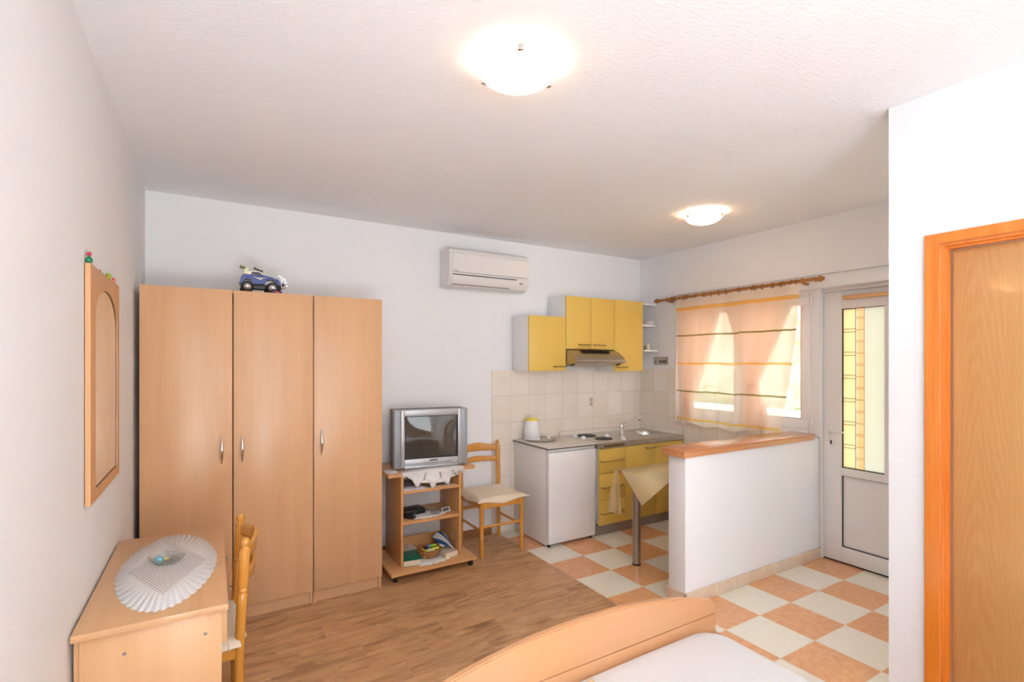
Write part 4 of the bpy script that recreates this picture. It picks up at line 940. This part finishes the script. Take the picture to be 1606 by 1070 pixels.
tag(put('plate', b, M_white, loc=(4.00, 3.862, 1.9715)), 'white plate at the bottom of the pile on the corner shelf', 'plate', 'white crockery on the corner shelf')
tag(put('bowl', lathe([(0, .012), (.048, .012), (.050, .018), (.046, .040), (0, .044)], (4.00, 3.862, 1.973), 24), plain('plate_grey', (226, 218, 210), .3), loc=(4.00, 3.862, 1.98)), 'upturned white bowl on top of the plate on the corner shelf', 'bowl', 'white crockery on the corner shelf')
tag(put('jar', lathe([(0, 0), (.022, 0), (.023, .03), (.018, .055), (.018, .068), (0, .069)], (3.935, 3.812, 1.7085), 20), plain('jar_cream', (222, 206, 180), .3), loc=(3.935, 3.812, 1.7085)), 'small cream jar on the lowest corner shelf', 'jar')
tag(put('jar', lathe([(0, 0), (.014, 0), (.014, .045), (0, .046)], (3.885, 3.800, 1.7085), 16), plain('jar_brown', (112, 98, 80), .3), loc=(3.885, 3.800, 1.7085)), 'small brown jar beside the cream jar on the corner shelf', 'jar')
# cooker hood
t = thing('cooker_hood', 'brushed steel cooker hood under the yellow two-door cabinet', 'cooker hood', (3.14, 3.85, 1.55))
pr = [(4.07, 1.700), (3.79, 1.703), (3.715, 1.675), (3.655, 1.635), (3.628, 1.605), (3.622, 1.585), (3.632, 1.572), (3.70, 1.560), (4.07, 1.535)]
put('canopy', prism(pr, 2.848, 3.441, 'x', .002), M_hood, t)
put('vent_slots', rot(box(2.985, 3.335, 3.700, 3.755, 1.6875, 1.6925, .001), 0, (0, 0, 0)), M_black, t)
t.children[-1].rotation_euler = (0, 0, 0)
put('front_trim', prism([(3.6205, 1.600), (3.617, 1.588), (3.628, 1.572), (3.632, 1.575)], 2.848, 3.441, 'x'), M_steel, t)
put('filter_panel', prism([(3.72, 1.556), (3.72, 1.552), (4.04, 1.530), (4.04, 1.534)], 2.88, 3.41, 'x'), plain('filter_grey', (196, 186, 176), .4, .3), t)
for x in (2.86, 3.42): put('end_cap', prism([(3.66, 1.566), (3.70, 1.560), (3.75, 1.548), (3.70, 1.546)], x - .008, x + .008, 'x'), M_black, t)
# fuse box
t = thing('fuse_box', 'small grey fuse box set in the wall above the corner tiles', 'fuse box', (4.09, 3.78, 1.55))
put('frame', frame_with_hole([(3.685, 1.552), (3.875, 1.552), (3.875, 1.636), (3.685, 1.636)], [(3.695, 1.562), (3.865, 1.562), (3.865, 1.626), (3.695, 1.626)], 4.090, 4.0995), plain('fuse_frame', (176, 164, 150), .4), t)
put('cover', box(4.094, 4.0995, 3.695, 3.865, 1.562, 1.626), plain('fuse_cover', (206, 194, 180), .35), t)
for i in range(5): put('breaker', box(4.0905, 4.0945, 3.70 + i * .021, 3.716 + i * .021, 1.572, 1.603 - .002 * (i % 2), .001), plain('breaker_dark', (96, 88, 82), .4), t)
put('breaker', box(4.0905, 4.0945, 3.845, 3.855, 1.572, 1.600, .001), plain('breaker_dark2', (96, 88, 82), .4), t)

# ================================================================== BAR TOP, TABLE
t = thing('bar_top', 'varnished wooden bar top on the low white half wall', 'bar top', (3.35, 2.29, .964))
put('slab', box(2.592, 4.112, 2.198, 2.392, .9645, 1.000, .003), M_bar, t)
put('upper_edge', box(2.588, 4.114, 2.194, 2.396, 1.000, 1.013, .004), wood('bar_edge', (216, 146, 96), (200, 126, 76), 'x', .22, 1.0, .5), t)
t = thing('side_table', 'small dining table with one steel leg behind the half wall', 'table', (3.1, 2.65, 0))
put('table_top', box(2.700, 3.55, 2.375, 2.925, .722, .747, .002), [M_edge], t)
put('leg', lathe([(.032, .012), (.032, .70), (0, .70)], (2.853, 2.893 - .012, 0), 28), M_satin, t)
put('foot_cap', lathe([(0, 0), (.033, 0), (.034, .012), (0, .012)], (2.853, 2.881, 0), 28), M_black, t)
put('leg_plate', lathe([(0, .70), (.055, .70), (.055, .722), (0, .722)], (2.853, 2.868, 0), 24), M_satin, t)
# tablecloth laid diagonally, its corners hang over west and north edge
t = thing('tablecloth', 'pale yellow tablecloth laid cornerwise with a pointed corner hanging down', 'tablecloth', (3.1, 2.65, .748))
b = bmesh.new()
zt = .7495
top = [b.verts.new(p) for p in ((2.697, 2.885, zt), (2.715, 2.928, zt), (3.45, 2.928, zt), (3.50, 2.42, zt), (2.697, 2.425, zt))]; b.faces.new(top)
tipw = b.verts.new((2.683, 2.655, .538)); mw = b.verts.new((2.690, 2.655, .70)); b.faces.new((top[0], mw, tipw)); b.faces.new((mw, top[4], tipw)); b.faces.new((top[0], top[4], mw))
bmesh.ops.recalc_face_normals(b, faces=b.faces[:])
put('cloth', b, M_tcloth, t, sol=.002)
# thin sheer corner hanging off the far edge
def f(u, v):
    w_ = .02 + .10 * v ** .8; x = 2.69 - .02 * v + (u - .5) * 1.0 * w_ * 1.3 + .0; return (x, 2.932 + .012 * math.sin(u * 9) * v, .748 - v * (.30 + .06 * u))
put('sheer_corner', grid(12, 12, f), cloth('sheer_cream', lambda k: k.mix(.5, rgb(236, 212, 176), rgb(240, 216, 190)), .4, .6), t)

# ================================================================== CURTAINS
t = thing('curtain_rod', 'turned brown wooden curtain rod above the window', 'curtain rod', (4.02, 2.93, 2.22))
M_rod = wood('rod_wood', (186, 124, 54), (150, 92, 34), 'y', .3, 1, .3)
M_ring = wood('ring_wood', (150, 94, 34), (120, 70, 22), 'y', .35)
xr, zr = 4.015, 2.222
put('rod', tube([(xr, 3.72, zr), (xr, 2.15, zr + .004)], .0145, 16), M_rod, t)
for y, s in ((3.72, 1), (2.15, -1)):
    prof = [(.0145, 0), (.019, .004), (.019, .012), (.013, .018), (.022, .030), (.024, .044), (.018, .056), (.012, .060), (.016, .066), (.010, .072), (0, .073)]
    b = lathe(prof, (0, 0, 0), 20, 'y'); b.transform(Matrix.Scale(s, 4, (0, 1, 0))); bmesh.ops.reverse_faces(b, faces=b.faces[:]) if s < 0 else None
    b.transform(Matrix.Translation((xr, y, zr))); put('finial', b, M_rod, t)
for y in (3.62, 2.245):
    b = tube([(xr, y, zr), (4.05, y, zr - .02), (4.093, y, zr - .018)], [.013, .011, .012], 12); lathe([(.018, -.012), (.022, -.006), (.022, .006), (.018, .012), (.015, .012), (.015, -.012), (.018, -.012)], (xr, y, zr), 18, 'y', bm=b)
    put('bracket', b, M_rod, t)
tr = thing('curtain_rings', 'wooden rings', 'x') if False else None
ys = [3.56, 3.535, 3.51, 3.40, 3.36, 3.26, 3.17, 3.09, 3.01, 2.93, 2.80, 2.67, 2.65, 2.58, 2.49, 2.42, 2.40, 2.33, 2.29]
for y in ys:
    pts = [(xr + .0185 * math.cos(a), y + .003 * math.sin(a * 2), zr - .001 + .020 * math.sin(a)) for a in [2 * PI * i / 20 for i in range(21)]]
    put('ring', tube(pts, .0038, 8), M_ring, t)
def sheer(u, v):
    z = 2.206 - v * 1.240; yl = 3.512; yr = 2.262 + .16 * v ** 1.5
    y = yl + (yr - yl) * u
    fold = .011 * math.sin(u * 46 + 2 * math.sin(v * 2)) * (.5 + .5 * v) + .012 * math.sin(u * 17 + 1)
    hem = 0
    if v > .97: hem = -.012 * math.sin(u * 24) - .012 * u + .01
    return (4.012 + fold * .8 + .0, y, z + hem + .006 * math.sin(u * 60) * (1 - v) ** 8)
b = grid(150, 50, sheer)
t2 = thing('sheer_curtain', 'sheer cream curtain with yellow and green stripes hanging from the rod', 'curtain', (4.015, 2.9, .96))
put('cloth', b, M_sheer, t2)
def drape(prof, label, nm='tied_curtain', flip=False):
    """prof: list of (z, y_left, y_right) from the top down"""
    t = thing(nm, label, 'curtain', (4.065, (prof[0][1] + prof[0][2]) / 2, prof[-1][0]), 'peach curtains behind the sheer one')
    def at(z):
        for (za, a, c), (zb_, a2, c2) in zip(prof, prof[1:]):
            if z <= za + 1e-6 and z >= zb_ - 1e-6:
                s = (za - z) / (za - zb_); s2 = s; return a + (a2 - a) * s2, c + (c2 - c) * s2
        return prof[-1][1:]
    def f(u, v):
        z = prof[0][0] + (prof[-1][0] - prof[0][0]) * v; yl, yr = at(z); w_ = abs(yl - yr)
        dens = .013 * (0.4 + .5 / (w_ * 3 + .3))
        return (4.058 + dens * math.sin(u * 38) * .55, yl + (yr - yl) * u, z)
    put('cloth', grid(70, 50, f), M_peach, t); return t
dl = drape([(2.165, 3.50, 3.02), (2.0, 3.50, 3.04), (1.7, 3.49, 3.12), (1.40, 3.47, 3.24), (1.18, 3.45, 3.33), (1.05, 3.46, 3.30), (.995, 3.47, 3.27)], 'left peach curtain gathered to the left behind the sheer curtain')
put('tieback', tube([(4.045, 3.44, 1.17), (4.04, 3.39, 1.165), (4.045, 3.335, 1.17)], .008, 8), M_peach, dl)
dr = drape([(2.165, 2.99, 2.30), (2.05, 2.96, 2.345), (1.85, 2.90, 2.43), (1.63, 2.80, 2.53), (1.47, 2.78, 2.61), (1.40, 2.775, 2.645), (1.33, 2.775, 2.64), (1.2, 2.79, 2.58), (1.05, 2.80, 2.53), (.995, 2.805, 2.50)], 'right peach curtain tied in the middle behind the sheer curtain')
put('tieback', tube([(4.044, 2.79, 1.365), (4.038, 2.71, 1.372), (4.044, 2.635, 1.385)], .010, 8), M_peach, dr)

# ================================================================== BED
t = thing('bed', 'pale beech bed with an arched footboard in the foreground', 'bed', (1.2, .6, 0))
xl, xrr = .46, 1.982; yb = 1.500
def footarch():
    pts = [(xl + .004, .432), (xrr - .004, .432), (xrr, .44)]
    n = 28; cxm = (xl + xrr) / 2
    # rounded right corner
    for i in range(7): a = PI / 2 * i / 6; pts.append((xrr - .045 + .045 * math.cos(a), .458 + .045 * math.sin(a)))
    for i in range(1, n):
        x = xrr - .045 - (xrr - xl - .09) * i / n; s = (x - cxm) / ((xrr - xl) / 2)
        pts.append((x, .503 + (.604 - .503) * max(0, 1 - (abs(s) / .941) ** 2.15)))
    for i in range(7): a = PI / 2 + PI / 2 * i / 6; pts.append((xl + .045 + .045 * math.cos(a), .458 + .045 * math.sin(a)))
    pts.append((xl, .44)); return pts
put('footboard_arch', prism(footarch(), yb, yb + .030, 'y', .005), M_beech_light, t)
put('footboard_panel', box(xl, xrr, yb + .002, yb + .026, .06, .430, .002), M_beech_light, t)
for x in (xl + .03, xrr - .03):
    for y in (yb + .014, -.56): put('leg', box(x - .03, x + .03, y - .012, y + .012, 0, .06 if y > 0 else .2, .003), M_beech_light, t)
for x in (xl + .01, xrr - .034): put('side_rail', box(x, x + .022, -.55, yb, .16, .36, .002), M_beech_light, t)
b = prism([(xl, .2), (xrr, .2), (xrr, .80)] + [(xrr - (xrr - xl) * i / 16, .80 + .16 * math.sin(PI * i / 16)) for i in range(1, 16)] + [(xl, .80)], -.58, -.55, 'y', .004)
put('headboard', b, M_beech_light, t)
put('slat_base', box(xl + .035, xrr - .035, -.54, yb - .01, .18, .20), M_beech_light, t)
def soft(x0, x1, y0, y1, z0, z1, r, n=5):
    return box(x0, x1, y0, y1, z0, z1, r, n)
def sheet():
    b = bmesh.new(); x0, x1, y0, y1 = xl + .038, xrr - .050, -.535, yb - .004
    def h(u, v):
        x = x0 + (x1 - x0) * u; y = y0 + (y1 - y0) * v
        d = min(x - x0, x1 - x, y1 - y, y - y0)
        # round plan corner + shoulder
        rr = .13; cxr = x1 - rr; cyr = y1 - rr
        if x > cxr and y > cyr:
            L = math.hypot(x - cxr, y - cyr); mx = max(x - cxr, y - cyr)
            if L > 1e-6: k_ = mx / L; x = cxr + (x - cxr) * k_; y = cyr + (y - cyr) * k_
        z = .405
        if d < .05: z -= .05 * (1 - math.sqrt(max(0, 1 - (1 - d / .05) ** 2)))
        z += .004 * math.sin(x * 5) * math.sin(y * 4 + 1)
        return (x, y, z)
    b = grid(90, 90, h)
    # skirt
    bound = [e for e in b.edges if e.is_boundary]
    r = bmesh.ops.extrude_edge_only(b, edges=bound)
    for v in r['geom']:
        if isinstance(v, bmesh.types.BMVert): v.co.z = .203
    bmesh.ops.recalc_face_normals(b, faces=b.faces[:])
    return b
tag(put('mattress', sheet(), M_sheet, loc=(1.2, .5, .203)), 'mattress under a smooth white sheet on the beech bed', 'mattress')
b = grid(24, 14, lambda u, v: (1.00 + .20 * u + .008 * math.sin(v * 20), 1.12 + .30 * v + .008 * math.sin(u * 22) + .02 * u, .412 + .012 * math.sin(PI * u) * math.sin(PI * v)))
tag(put('folded_cloth', b, plain('cream_frill', (250, 228, 190), .8), loc=(1.1, 1.3, .41), sol=.005), 'cream scalloped cloth lying on the white sheet at the lower picture edge', 'cloth')
